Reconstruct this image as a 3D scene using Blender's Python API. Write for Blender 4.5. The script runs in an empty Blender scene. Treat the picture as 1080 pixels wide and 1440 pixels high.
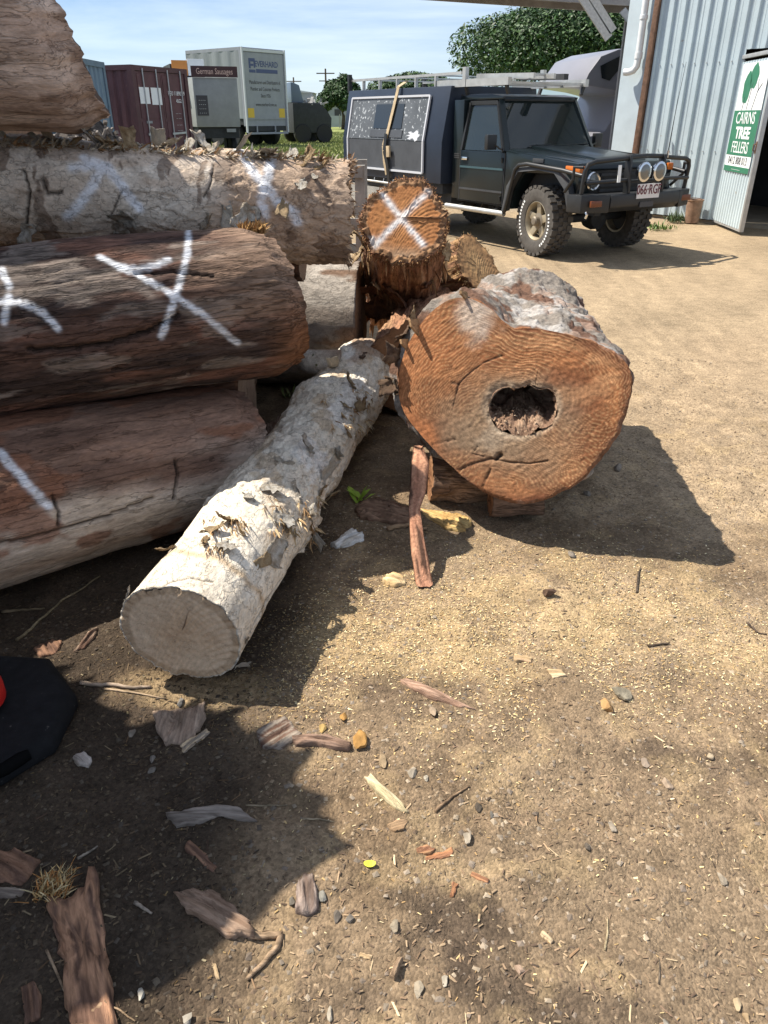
import bpy, bmesh, math, random
import numpy as np
from mathutils import Vector, Matrix
R = math.radians
scene = bpy.context.scene
col = scene.collection
# ------------------------------------------------------------------ camera, sky, sun, exposure
CAM_H, PITCH, FPX = 1.5, R(27.9), 1050.0          # eye height, downward tilt, focal length in photo pixels (1080x1440)
cam_d = bpy.data.cameras.new('camera'); cam = bpy.data.objects.new('camera', cam_d); col.objects.link(cam)
cam.location = (0, 0, CAM_H); cam.rotation_euler = (R(90) - PITCH, 0, 0)
cam_d.sensor_fit = 'VERTICAL'; cam_d.sensor_height = 36; cam_d.lens = 36 * FPX / 1440
cam_d.clip_start = 0.02; cam_d.clip_end = 6000
scene.camera = cam
SUN = Vector((-0.54, 0.19, 0.82)).normalized()     # towards the sun
world = bpy.data.worlds.new('World'); scene.world = world; world.use_nodes = True
wn, wl = world.node_tree.nodes, world.node_tree.links
wn.clear()
w_out = wn.new('ShaderNodeOutputWorld'); w_bg = wn.new('ShaderNodeBackground')
sky = wn.new('ShaderNodeTexSky'); sky.sky_type = 'NISHITA'; sky.sun_disc = False
sky.sun_elevation = math.asin(SUN.z); sky.sun_rotation = math.atan2(SUN.x, SUN.y)
sky.air_density = 1.0; sky.dust_density = 0.3; sky.ozone_density = 2.5; sky.altitude = 10
w_tc = wn.new('ShaderNodeTexCoord'); w_mp = wn.new('ShaderNodeMapping'); w_mp.inputs['Scale'].default_value = (1.1, 1.6, 9.0)
w_mp.inputs['Rotation'].default_value = (0.0, R(7), R(20))
w_nz = wn.new('ShaderNodeTexNoise'); w_nz.inputs['Scale'].default_value = 1.5; w_nz.inputs['Detail'].default_value = 9; w_nz.inputs['Roughness'].default_value = 0.58
w_nz.inputs['Distortion'].default_value = 0.5
w_cr = wn.new('ShaderNodeMapRange'); w_cr.inputs['From Min'].default_value = 0.25; w_cr.inputs['From Max'].default_value = 0.85
w_cr.inputs['To Max'].default_value = 0.8
w_mx = wn.new('ShaderNodeMix'); w_mx.data_type = 'RGBA'; w_mx.inputs['B'].default_value = (14.4, 15.4, 16.2, 1)
wl.new(w_tc.outputs['Generated'], w_mp.inputs['Vector']); wl.new(w_mp.outputs[0], w_nz.inputs['Vector'])
wl.new(w_nz.outputs['Fac'], w_cr.inputs['Value']); wl.new(w_cr.outputs[0], w_mx.inputs['Factor'])
w_ti = wn.new('ShaderNodeVectorMath'); w_ti.operation = 'MULTIPLY'; w_ti.inputs[1].default_value = (0.70, 0.95, 1.28)
wl.new(sky.outputs[0], w_ti.inputs[0]); wl.new(w_ti.outputs[0], w_mx.inputs['A']); wl.new(w_mx.outputs['Result'], w_bg.inputs['Color'])
w_bg.inputs['Strength'].default_value = 0.053
wl.new(w_bg.outputs[0], w_out.inputs['Surface'])
sun_d = bpy.data.lights.new('sun', 'SUN'); sun_d.energy = 5.0; sun_d.angle = R(0.53); sun_d.color = (1.0, 0.93, 0.82)
sun_o = bpy.data.objects.new('sun', sun_d); col.objects.link(sun_o); sun_o.location = (-6, 3, 9)
sun_o.rotation_euler = SUN.to_track_quat('Z', 'Y').to_euler()
vs = scene.view_settings
vs.view_transform = 'Standard'; vs.look = 'None'; vs.gamma = 1; vs.exposure = 0.80; vs.use_curve_mapping = False
scene.render.engine = 'CYCLES'
scene.cycles.max_bounces = 8
# ------------------------------------------------------------------ photo pixel -> place
CT, ST = math.cos(PITCH), math.sin(PITCH)
def ray(px, py):
    a = (px - 540) / FPX; b = (720 - py) / FPX
    return Vector((a, CT + b * ST, -ST + b * CT))
def gp(px, py, z=0.0):                       # where the pixel's ray meets the level z
    d = ray(px, py); t = (z - CAM_H) / d.z
    return Vector((d.x * t, d.y * t, z))
def atY(px, py, Y):                          # point of the ray at forward distance Y
    d = ray(px, py); t = Y / d.y
    return Vector((d.x * t, Y, CAM_H + d.z * t))
def proj(P):                                 # (N,3) -> pixels, depth
    P = np.asarray(P, float); q = P - np.array([0, 0, CAM_H])
    dep = q[:, 1] * CT - q[:, 2] * ST
    up = q[:, 1] * ST + q[:, 2] * CT
    return 540 + FPX * q[:, 0] / dep, 720 - FPX * up / dep, dep
# ------------------------------------------------------------------ noise
def _h(i, j, k, s):
    n = (i.astype(np.int64) * 374761393 + j.astype(np.int64) * 668265263 + k.astype(np.int64) * 2147483647 + s * 974634777) & 0xffffffff
    n = ((n ^ (n >> 13)) * 1274126177) & 0xffffffff
    n = ((n ^ (n >> 15)) * 2246822519) & 0xffffffff
    return ((n ^ (n >> 16)) & 0xffff) / 32767.5 - 1.0
def pn(P, s=0):                              # smooth value noise, about -1..1
    P = np.asarray(P, float); f = np.floor(P); t = P - f; t = t * t * t * (t * (t * 6 - 15) + 10)
    i, j, k = f[..., 0], f[..., 1], f[..., 2]; x, y, z = t[..., 0], t[..., 1], t[..., 2]
    r = 0
    for a in (0, 1):
        for b in (0, 1):
            for c in (0, 1):
                w = (x if a else 1 - x) * (y if b else 1 - y) * (z if c else 1 - z)
                r = r + w * _h(i + a, j + b, k + c, s)
    return r
def fbm(P, sc=(1, 1, 1), o=4, s=0, g=0.5):
    Q = np.asarray(P, float) * np.asarray(sc, float); r = 0; a = 1; n = 0
    for k in range(o):
        r = r + a * pn(Q + 17.3 * k, s + k); n += a; a *= g; Q = Q * 2.03
    return r / n * 1.5
def ss(a, b, x):
    t = np.clip((x - a) / (b - a), 0, 1); return t * t * (3 - 2 * t)
def mixc(a, b, t):
    return np.asarray(a) * (1 - t[..., None]) + np.asarray(b) * t[..., None]
def lin(r, g, b):                            # sRGB 0..255 -> linear
    f = lambda c: (c / 255 / 12.92) if c / 255 <= 0.04045 else ((c / 255 + 0.055) / 1.055) ** 2.4
    return (f(r), f(g), f(b))
# ------------------------------------------------------------------ materials
MATS = {}
def mat(name, base=(0.5, 0.5, 0.5), rough=0.8, metal=0.0, attr=None, nscale=0, namp=0.3, stretch=(1, 1, 1), bump=0.0, bscale=None,
        spec=0.4, coat=0.0, alpha=1.0, trans=0.0, spots=None, n2=0, n2amp=0.2, cracks=None, wave=None):
    if name in MATS: return MATS[name]
    m = bpy.data.materials.new(name); m.use_nodes = True; MATS[name] = m
    N, L = m.node_tree.nodes, m.node_tree.links
    b = N['Principled BSDF']
    b.inputs['Roughness'].default_value = rough; b.inputs['Metallic'].default_value = metal
    b.inputs['Specular IOR Level'].default_value = spec; b.inputs['Coat Weight'].default_value = coat
    b.inputs['Transmission Weight'].default_value = trans; b.inputs['Alpha'].default_value = alpha
    if attr:
        c = N.new('ShaderNodeAttribute'); c.attribute_name = attr; cs = c.outputs['Color']
    else:
        c = N.new('ShaderNodeRGB'); c.outputs[0].default_value = (*base, 1); cs = c.outputs[0]
    tc = N.new('ShaderNodeTexCoord'); mp = N.new('ShaderNodeMapping'); mp.inputs['Scale'].default_value = stretch
    L.new(tc.outputs['Object'], mp.inputs['Vector'])
    def mul(cs, scale, amp, det=7, rg=0.62):
        nz = N.new('ShaderNodeTexNoise'); nz.inputs['Scale'].default_value = scale; nz.inputs['Detail'].default_value = det; nz.inputs['Roughness'].default_value = rg
        L.new(mp.outputs[0], nz.inputs['Vector'])
        mr = N.new('ShaderNodeMapRange'); mr.inputs['From Min'].default_value = 0.28; mr.inputs['From Max'].default_value = 0.72
        mr.inputs['To Min'].default_value = 1 - amp; mr.inputs['To Max'].default_value = 1 + amp
        L.new(nz.outputs['Fac'], mr.inputs['Value'])
        vm = N.new('ShaderNodeVectorMath'); vm.operation = 'SCALE'
        L.new(cs, vm.inputs[0]); L.new(mr.outputs[0], vm.inputs['Scale'])
        return vm.outputs[0], nz
    nz = None
    if nscale: cs, nz = mul(cs, nscale, namp)
    if n2: cs, _ = mul(cs, n2, n2amp, 3)
    if wave:                                 # (scale, distortion, amplitude, rotation): saw scoring
        mw = N.new('ShaderNodeMapping'); mw.inputs['Rotation'].default_value = wave[3]; L.new(tc.outputs['Object'], mw.inputs['Vector'])
        wv_ = N.new('ShaderNodeTexWave'); wv_.bands_direction = 'Z'; wv_.inputs['Scale'].default_value = wave[0]; wv_.inputs['Distortion'].default_value = wave[1]; wv_.inputs['Detail'].default_value = 4; wv_.inputs['Detail Scale'].default_value = 0.35; wv_.inputs['Detail Roughness'].default_value = 0.65
        L.new(mw.outputs[0], wv_.inputs['Vector']); w2_ = N.new('ShaderNodeMapRange'); w2_.inputs['To Min'].default_value = 1 - wave[2]; w2_.inputs['To Max'].default_value = 1 + wave[2]; L.new(wv_.outputs['Fac'], w2_.inputs['Value'])
        vw = N.new('ShaderNodeVectorMath'); vw.operation = 'SCALE'; L.new(cs, vw.inputs[0]); L.new(w2_.outputs[0], vw.inputs['Scale']); cs = vw.outputs[0]
    crk = None
    if cracks:                               # (scale, stretch, line width, darkening): thin checks along the grain
        sc, st, wd, dk = cracks; fac = None
        for k in (1.0, 2.7):
            m2 = N.new('ShaderNodeMapping'); m2.inputs['Scale'].default_value = st; m2.inputs['Location'].default_value = (k * 3, k, 0); L.new(tc.outputs['Object'], m2.inputs['Vector'])
            z = N.new('ShaderNodeTexNoise'); z.inputs['Scale'].default_value = sc * k; z.inputs['Detail'].default_value = 5; z.inputs['Roughness'].default_value = 0.55; L.new(m2.outputs[0], z.inputs['Vector'])
            a = N.new('ShaderNodeMath'); a.operation = 'SUBTRACT'; a.inputs[1].default_value = 0.5; L.new(z.outputs['Fac'], a.inputs[0])
            ab = N.new('ShaderNodeMath'); ab.operation = 'ABSOLUTE'; L.new(a.outputs[0], ab.inputs[0])
            q = N.new('ShaderNodeMapRange'); q.inputs['From Max'].default_value = wd; L.new(ab.outputs[0], q.inputs['Value'])
            if fac is None: fac = q.outputs[0]
            else:
                mn = N.new('ShaderNodeMath'); mn.operation = 'MINIMUM'; L.new(fac, mn.inputs[0]); L.new(q.outputs[0], mn.inputs[1]); fac = mn.outputs[0]
        crk = fac; mr0 = N.new('ShaderNodeMapRange'); mr0.inputs['To Min'].default_value = 1 - dk; L.new(fac, mr0.inputs['Value'])
        vm = N.new('ShaderNodeVectorMath'); vm.operation = 'SCALE'; L.new(cs, vm.inputs[0]); L.new(mr0.outputs[0], vm.inputs['Scale']); cs = vm.outputs[0]
    if spots:                                # (scale, threshold, colour): worn flecks
        sc, th, sc_col = spots
        v = N.new('ShaderNodeTexNoise'); v.inputs['Scale'].default_value = sc; v.inputs['Detail'].default_value = 5
        L.new(mp.outputs[0], v.inputs['Vector'])
        mr = N.new('ShaderNodeMapRange'); mr.inputs['From Min'].default_value = th; mr.inputs['From Max'].default_value = th + 0.04
        L.new(v.outputs['Fac'], mr.inputs['Value'])
        mx = N.new('ShaderNodeMix'); mx.data_type = 'RGBA'; mx.inputs['B'].default_value = (*sc_col, 1)
        L.new(mr.outputs[0], mx.inputs['Factor']); L.new(cs, mx.inputs['A']); cs = mx.outputs['Result']
    L.new(cs, b.inputs['Base Color'])
    if bump:
        bz = N.new('ShaderNodeTexNoise'); bz.inputs['Scale'].default_value = bscale or nscale; bz.inputs['Detail'].default_value = 8; bz.inputs['Roughness'].default_value = 0.65
        L.new(mp.outputs[0], bz.inputs['Vector'])
        bp = N.new('ShaderNodeBump'); bp.inputs['Strength'].default_value = 1.0; bp.inputs['Distance'].default_value = bump
        hs_ = bz.outputs['Fac']
        if crk is not None:
            ma = N.new('ShaderNodeMath'); ma.operation = 'MULTIPLY_ADD'; ma.inputs[1].default_value = 0.35; L.new(crk, ma.inputs[0]); L.new(hs_, ma.inputs[2]); hs_ = ma.outputs[0]
        L.new(hs_, bp.inputs['Height']); L.new(bp.outputs[0], b.inputs['Normal'])
    return m
# ------------------------------------------------------------------ objects
def tag(o, label=None, cat=None, group=None, kind=None):
    if label: o['label'] = label
    if cat: o['category'] = cat
    if group: o['group'] = group
    if kind: o['kind'] = kind
    return o
def thing(name, label, cat, M=Matrix(), group=None):
    o = bpy.data.objects.new(name, None); col.objects.link(o); o.empty_display_size = 0.2
    o.matrix_basis = M
    return tag(o, label, cat, group)
WM = {}
def wmat(o):                                  # world matrix without waiting for the depsgraph
    return (wmat(o.parent) @ o.matrix_basis) if o.parent else o.matrix_basis.copy()
def mesh_np(name, V, F, cols=None, smooth=True):
    V = np.asarray(V, np.float32); me = bpy.data.meshes.new(name)
    if isinstance(F, np.ndarray):
        k = F.shape[1]
        me.vertices.add(len(V)); me.vertices.foreach_set('co', V.ravel())
        me.loops.add(F.size); me.loops.foreach_set('vertex_index', F.astype(np.int32).ravel())
        me.polygons.add(len(F)); me.polygons.foreach_set('loop_start', np.arange(0, F.size, k, dtype=np.int32))
        me.polygons.foreach_set('use_smooth', np.full(len(F), smooth))
        me.update(calc_edges=True)
    else:
        me.from_pydata([tuple(map(float, v)) for v in V], [], [tuple(map(int, f)) for f in F])
        me.polygons.foreach_set('use_smooth', np.full(len(me.polygons), smooth)); me.update()
    if cols is not None:
        a = me.color_attributes.new('Col', 'FLOAT_COLOR', 'POINT')
        c = np.ones((len(V), 4), np.float32); c[:, :3] = cols; a.data.foreach_set('color', c.ravel())
    return me
def link(name, me, m, parent=None, M=None):
    o = bpy.data.objects.new(name, me); col.objects.link(o)
    if m and not me.materials: me.materials.append(m)
    if parent: o.parent = parent
    if M is not None: o.matrix_basis = M
    return o
def wobj(name, V, F, m, parent=None, cols=None, smooth=True):   # vertices given in world space, stored in the parent's frame
    V = np.asarray(V, float)
    if parent is not None:
        I = np.array(wmat(parent).inverted()); V = V @ I[:3, :3].T + I[:3, 3]
    return link(name, mesh_np(name, V, F, cols, smooth), m, parent)
def frame(X, Z=(0, 0, 1), loc=(0, 0, 0)):                        # matrix with x axis X and z axis near Z
    x = Vector(X).normalized(); z = Vector(Z); z = (z - x * z.dot(x)).normalized(); y = z.cross(x)
    M = Matrix.Identity(4)
    for i in range(3): M[i][0], M[i][1], M[i][2], M[i][3] = x[i], y[i], z[i], loc[i]
    return M
def quad_grid(nu, nv, wrap=False):
    a = np.arange(nu * nv).reshape(nu, nv)
    if wrap: a = np.concatenate([a, a[:, :1]], 1)
    return np.stack([a[:-1, :-1], a[1:, :-1], a[1:, 1:], a[:-1, 1:]], -1).reshape(-1, 4)
class BM:                                                         # collects simple solids; build() makes ONE mesh object
    def __init__(s): s.v, s.f = [], []
    def add(s, V, F):
        n = len(s.v); s.v += [tuple(v) for v in V]; s.f += [tuple(i + n for i in f) for f in F]; return s
    def box(s, x0, x1, y0, y1, z0, z1):
        V = [(x, y, z) for x in (x0, x1) for y in (y0, y1) for z in (z0, z1)]
        return s.add(V, [(0, 1, 3, 2), (4, 6, 7, 5), (0, 4, 5, 1), (2, 3, 7, 6), (0, 2, 6, 4), (1, 5, 7, 3)])
    def prism(s, prof, y0, y1, axis='y'):                         # profile of 2D points swept along an axis
        n = len(prof)
        mk = {'y': lambda p, t: (p[0], t, p[1]), 'x': lambda p, t: (t, p[0], p[1]), 'z': lambda p, t: (p[0], p[1], t)}[axis]
        V = [mk(p, y0) for p in prof] + [mk(p, y1) for p in prof]
        return s.add(V, [tuple(range(n)), tuple(range(2 * n - 1, n - 1, -1))] + [(i, i + n, (i + 1) % n + n, (i + 1) % n) for i in range(n)])
    def bar(s, a, b, w, h=None, up=(0, 0, 1)):
        h = h or w; a, b = Vector(a), Vector(b); d = (b - a).normalized(); u = Vector(up)
        if abs(d.dot(u)) > 0.99: u = Vector((1, 0, 0))
        x = d.cross(u).normalized(); z = x.cross(d)
        V = [p + x * sx * w / 2 + z * sz * h / 2 for p in (a, b) for sx, sz in ((-1, -1), (1, -1), (1, 1), (-1, 1))]
        return s.add(V, [(3, 2, 1, 0), (4, 5, 6, 7)] + [(i, (i + 1) % 4, (i + 1) % 4 + 4, i + 4) for i in range(4)])
    def tube(s, pts, r, n=10, caps=True):
        pts = [Vector(p) for p in pts]; rs = r if hasattr(r, '__len__') else [r] * len(pts); V = []
        x = None
        for i, p in enumerate(pts):
            d = (pts[min(i + 1, len(pts) - 1)] - pts[max(i - 1, 0)]).normalized()
            if x is None: x = d.cross(Vector((0, 0, 1)) if abs(d.z) < 0.9 else Vector((1, 0, 0))).normalized()
            x = (x - d * x.dot(d)).normalized(); y = d.cross(x)
            V += [p + (x * math.cos(2 * math.pi * k / n) + y * math.sin(2 * math.pi * k / n)) * rs[i] for k in range(n)]
        F = [(i * n + k, i * n + (k + 1) % n, (i + 1) * n + (k + 1) % n, (i + 1) * n + k) for i in range(len(pts) - 1) for k in range(n)]
        if caps: F += [tuple(range(n))[::-1], tuple(range((len(pts) - 1) * n, len(pts) * n))]
        return s.add(V, F)
    def lathe(s, prof, n=24, axis='y', c=(0, 0, 0), caps=True):              # prof: (radius, along)
        V = []
        for r, t in prof:
            for k in range(n):
                a = 2 * math.pi * k / n
                p = {'y': (r * math.cos(a), t, r * math.sin(a)), 'z': (r * math.cos(a), r * math.sin(a), t), 'x': (t, r * math.cos(a), r * math.sin(a))}[axis]
                V.append((p[0] + c[0], p[1] + c[1], p[2] + c[2]))
        m = len(prof)
        return s.add(V, [(i * n + k, i * n + (k + 1) % n, (i + 1) * n + (k + 1) % n, (i + 1) * n + k) for i in range(m - 1) for k in range(n)]
                     + ([tuple(range(n))[::-1], tuple(range((m - 1) * n, m * n))] if caps else []))
    def mesh(s, name, bevel=0, smooth=False, seg=2):
        me = bpy.data.meshes.new(name); me.from_pydata(s.v, [], s.f)
        bm = bmesh.new(); bm.from_mesh(me)
        bmesh.ops.recalc_face_normals(bm, faces=bm.faces)
        if bevel:
            es = [e for e in bm.edges if len(e.link_faces) == 2 and e.calc_face_angle(0) > 0.5]
            bmesh.ops.bevel(bm, geom=es, offset=bevel, segments=seg, affect='EDGES', profile=0.6, clamp_overlap=True)
        bm.to_mesh(me); bm.free()
        if smooth or bevel:
            me.polygons.foreach_set('use_smooth', np.ones(len(me.polygons), bool))
            if hasattr(me, 'set_sharp_from_angle'): me.set_sharp_from_angle(angle=R(38))
        me.update(); return me
    def build(s, name, m, parent=None, bevel=0, smooth=False, M=None, seg=2):
        return link(name, s.mesh(name, bevel, smooth, seg), m, parent, M)
def copy_tree(o, parent=None):
    c = o.copy(); col.objects.link(c); c.parent = parent
    for ch in [x for x in bpy.data.objects if x.parent == o]: copy_tree(ch, c)
    return c
rng = np.random.default_rng(7); rnd = random.Random(11)
# ------------------------------------------------------------------ ground
def axis_coords(a, b, step, lo, hi, g=1.13):
    c = list(np.arange(a, b, step)); d = step
    while c[-1] < hi: d *= g; c.append(c[-1] + d)
    d = step; pre = []
    x = a
    while x > lo: d *= g; x -= d; pre.append(x)
    return np.array(pre[::-1] + c)
def g_big(x, y):                              # broad shape of the yard: level, rising a little towards the back
    return 0.34 * ss(15, 34, y) + 0.0 * x
def g_h(x, y):
    P = np.stack([x, y, 0 * x], -1); near = 1 - ss(5, 9, np.hypot(x, y))
    h = g_big(x, y) + near * (0.022 * fbm(P, 1.3, 2, 3) + 0.010 * fbm(P, 7, 3, 5))
    h = h + near * (0.0045 * np.abs(fbm(P, 38, 3, 9)) + 0.0030 * fbm(P, 17, 2, 11)) - 0.004
    a = np.exp(-(((x + .1) / .5) ** 2 + ((y - 3.2) / .6) ** 2)) * 0.02
    return h + near * a - 0.012
def gz(x, y): return float(g_h(np.array([float(x)]), np.array([float(y)]))[0])
xs = axis_coords(-1.7, 2.1, 0.0115, -3200, 3200); ys = axis_coords(0.5, 3.9, 0.0115, -40, 4200)
GX, GY = np.meshgrid(xs, ys, indexing='ij')
gx, gy = GX.ravel(), GY.ravel(); GZ = g_h(gx, gy)
gP = np.stack([gx, gy, 0 * gx], -1)
SAW, DIRT, DAMP, SAND, GRAV = (0.385, 0.28, 0.155), (0.175, 0.122, 0.074), (0.085, 0.062, 0.044), (0.325, 0.245, 0.155), (0.215, 0.155, 0.098)
w1 = fbm(gP, 1.1, 4, 31); w2 = fbm(gP, 4.5, 4, 32); w3 = fbm(gP, 19, 3, 33)
c = mixc(DIRT, GRAV, ss(-.35, .5, w1 * .6 + w2 * .5))
def blob(px, py, rx, ry, ang=0):
    p = gp(px, py); dx, dy = gx - p.x, gy - p.y; a, b = math.cos(ang), math.sin(ang)
    d = np.hypot((dx * a + dy * b) / rx, (-dx * b + dy * a) / ry)
    return 1 - ss(.45, 1.15, d + .42 * w2 + .25 * w3 + .25 * w1)
c = mixc(c, SAW, .9 * blob(800, 860, .85, .34, -.1)); c = mixc(c, SAW, .75 * blob(600, 900, .45, .22))
c = mixc(c, SAW, .7 * blob(1020, 900, .6, .25)); c = mixc(c, SAW, .55 * blob(320, 968, .28, .1)); c = mixc(c, (.205, .15, .097), .8 * blob(960, 1300, .5, .4))
c = mixc(c, DAMP, .85 * blob(960, 1065, .34, .15, -.25)); c = mixc(c, DAMP, .85 * blob(660, 1290, .17, .11, .5)); c = mixc(c, DAMP, .75 * blob(740, 1390, .28, .08, -.3))
c = mixc(c, DAMP, .45 * blob(480, 1400, .2, .08)); c = mixc(c, DAMP, .5 * blob(410, 960, .16, .1)); c = mixc(c, DAMP, .5 * blob(560, 960, .15, .06))
c = mixc(c, (.040, .030, .022), .92 * ss(.05, -.22, gx + .20 + .12 * w1 + .06 * w2) * (1 - ss(4.5, 6, gy)) * (1 - .8 * blob(320, 968, .30, .10)))  # left soil painted darker to deepen the stack's shade, sparing the sunlit strip
c = mixc(c, (.335, .25, .16), .85 * ss(2.0, 3.0, gy + .5 * w1 + .25 * w2) * ss(-.1, .5, gx))
pave = ss(4.6, 6.2, gy + .9 * w1 + .25 * w2 - .18 * (gx - 2))
c = mixc(c, SAND, pave * (1 - ss(60, 90, gy)))
c = c * (1 - .16 * pave * ss(.05, .4, fbm(np.stack([gx * .9 + gy * .45, gy * .9 - gx * .45, 0 * gx], -1), (.16, 2.6, 1), 3, 39)))[:, None]
c = mixc(c, (0.19, 0.175, 0.15), ss(14, 16.5, gy + 2 * w1))
c = mixc(c, (0.20, 0.225, 0.075), ss(24, 26, gy + 2.5 * w1 + w2))
c = c * (1 + .15 * w3 + .10 * w2)[:, None]; c = mixc(c, DAMP, .35 * ss(.32, .65, fbm(gP, 6, 4, 37)) * (1 - ss(2.2, 3.0, gy))); c = mixc(c, SAW, .35 * ss(.28, .6, fbm(gP, 9, 4, 38)) * (1 - ss(4, 6, gy)) * ss(-.35, -.1, gx))
gmat = bpy.data.materials.new('ground'); gmat.use_nodes = True
N, L = gmat.node_tree.nodes, gmat.node_tree.links; pb = N['Principled BSDF']; pb.inputs['Roughness'].default_value = 0.95; pb.inputs['Specular IOR Level'].default_value = 0.15
at = N.new('ShaderNodeAttribute'); at.attribute_name = 'Col'; tc = N.new('ShaderNodeTexCoord')
def nz(scale, det=6, rg=.6):
    n = N.new('ShaderNodeTexNoise'); n.inputs['Scale'].default_value = scale; n.inputs['Detail'].default_value = det; n.inputs['Roughness'].default_value = rg
    L.new(tc.outputs['Object'], n.inputs['Vector']); return n.outputs['Fac']
def mr(s, a, b, c_, d):
    n = N.new('ShaderNodeMapRange'); n.inputs[1].default_value = a; n.inputs[2].default_value = b; n.inputs[3].default_value = c_; n.inputs[4].default_value = d
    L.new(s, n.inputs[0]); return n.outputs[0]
def scl(cs, f):
    n = N.new('ShaderNodeVectorMath'); n.operation = 'SCALE'; L.new(cs, n.inputs[0]); L.new(f, n.inputs['Scale']); return n.outputs[0]
cs = scl(at.outputs['Color'], mr(nz(60, 8, .75), .3, .7, .62, 1.38)); cs = scl(cs, mr(nz(9, 5, .7), .3, .7, .8, 1.2))
vo = N.new('ShaderNodeTexVoronoi'); vo.inputs['Scale'].default_value = 150; vo.inputs['Randomness'].default_value = 1.0; L.new(tc.outputs['Object'], vo.inputs['Vector'])
hs = N.new('ShaderNodeSeparateColor'); L.new(vo.outputs['Color'], hs.inputs[0])
cs = scl(cs, mr(hs.outputs[0], 0, 1, .78, 1.24))
L.new(cs, pb.inputs['Base Color'])
bp = N.new('ShaderNodeBump'); bp.inputs['Distance'].default_value = 0.008; bp.inputs['Strength'].default_value = 0.8
ad = N.new('ShaderNodeMath'); ad.operation = 'ADD'; L.new(nz(120, 6, .7), ad.inputs[0]); L.new(mr(vo.outputs['Distance'], 0, 1, .5, 0), ad.inputs[1])
L.new(ad.outputs[0], bp.inputs['Height']); L.new(bp.outputs[0], pb.inputs['Normal'])
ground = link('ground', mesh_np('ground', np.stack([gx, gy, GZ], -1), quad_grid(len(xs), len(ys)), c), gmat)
tag(ground, kind='structure')
# ------------------------------------------------------------------ logs
M_BARK = mat('weathered_log_surface', attr='Col', rough=.9, nscale=46, namp=.45, stretch=(.22, 1, 1), bump=.009, bscale=60, spec=.15, n2=170, n2amp=.25, cracks=(11, (.12, 1, 1), .016, .42))
M_WORN = mat('worn_smooth_log', attr='Col', rough=.9, nscale=40, namp=.3, stretch=(.3, 1, 1), bump=.006, bscale=60, spec=.15, n2=170, n2amp=.2, cracks=(8, (.14, 1, 1), .010, .35))
M_PAPER = mat('papery_bark', attr='Col', rough=.9, nscale=34, namp=.26, stretch=(.6, 1, 1), bump=.007, bscale=60, spec=.12, n2=150, n2amp=.16, cracks=(7, (.7, 1, 1), .008, .26))
M_END = mat('sawn_end_grain', attr='Col', rough=.88, nscale=50, namp=.16, bump=.0012, bscale=170, spec=.12, n2=210, n2amp=.08, cracks=(14, (1, .5, 1), .006, .25))
M_CRUST = mat('crusty_grey_bark', attr='Col', rough=.95, nscale=55, namp=.45, bump=.012, bscale=60, spec=.15)
def cap(ring, parent, name, nr, colfn, m=M_END, inner=None, bow=0.0, k=.972, seed=0, rough=.0015):
    c0 = ring.mean(0); n = len(ring)
    e1 = ring[0] - c0; nn = np.cross(ring[n // 4] - c0, e1); nn /= np.linalg.norm(nn)
    e1 = e1 / np.linalg.norm(e1); e2 = np.cross(nn, e1)
    out = c0 + (ring - c0) * k; inn = inner if inner is not None else np.repeat(c0[None], n, 0)
    rho = np.linspace(0 if inner is not None else .004, 1, nr)
    u_, s_, vt = np.linalg.svd(ring - c0, full_matrices=False); pn_ = vt[2]; dv = ((out - c0) @ pn_)[:, None] * pn_; flat = out - dv
    V = inn[None] + (flat - inn)[None] * rho[:, None, None] + dv[None] * (ss(.82, 1, rho)[:, None, None])
    q = V - c0; X2 = np.stack([q @ e1, q @ e2, 0 * q[..., 0]], -1)
    cc, hh = colfn(np.repeat(rho[:, None], n, 1), X2)
    V = V + nn * (hh + rough * fbm(X2, 60, 3, seed))[..., None]
    return wobj(name, V.reshape(-1, 3), quad_grid(nr, n, True), m, parent, cc.reshape(-1, 3)), nn, e1, e2, c0
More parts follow.
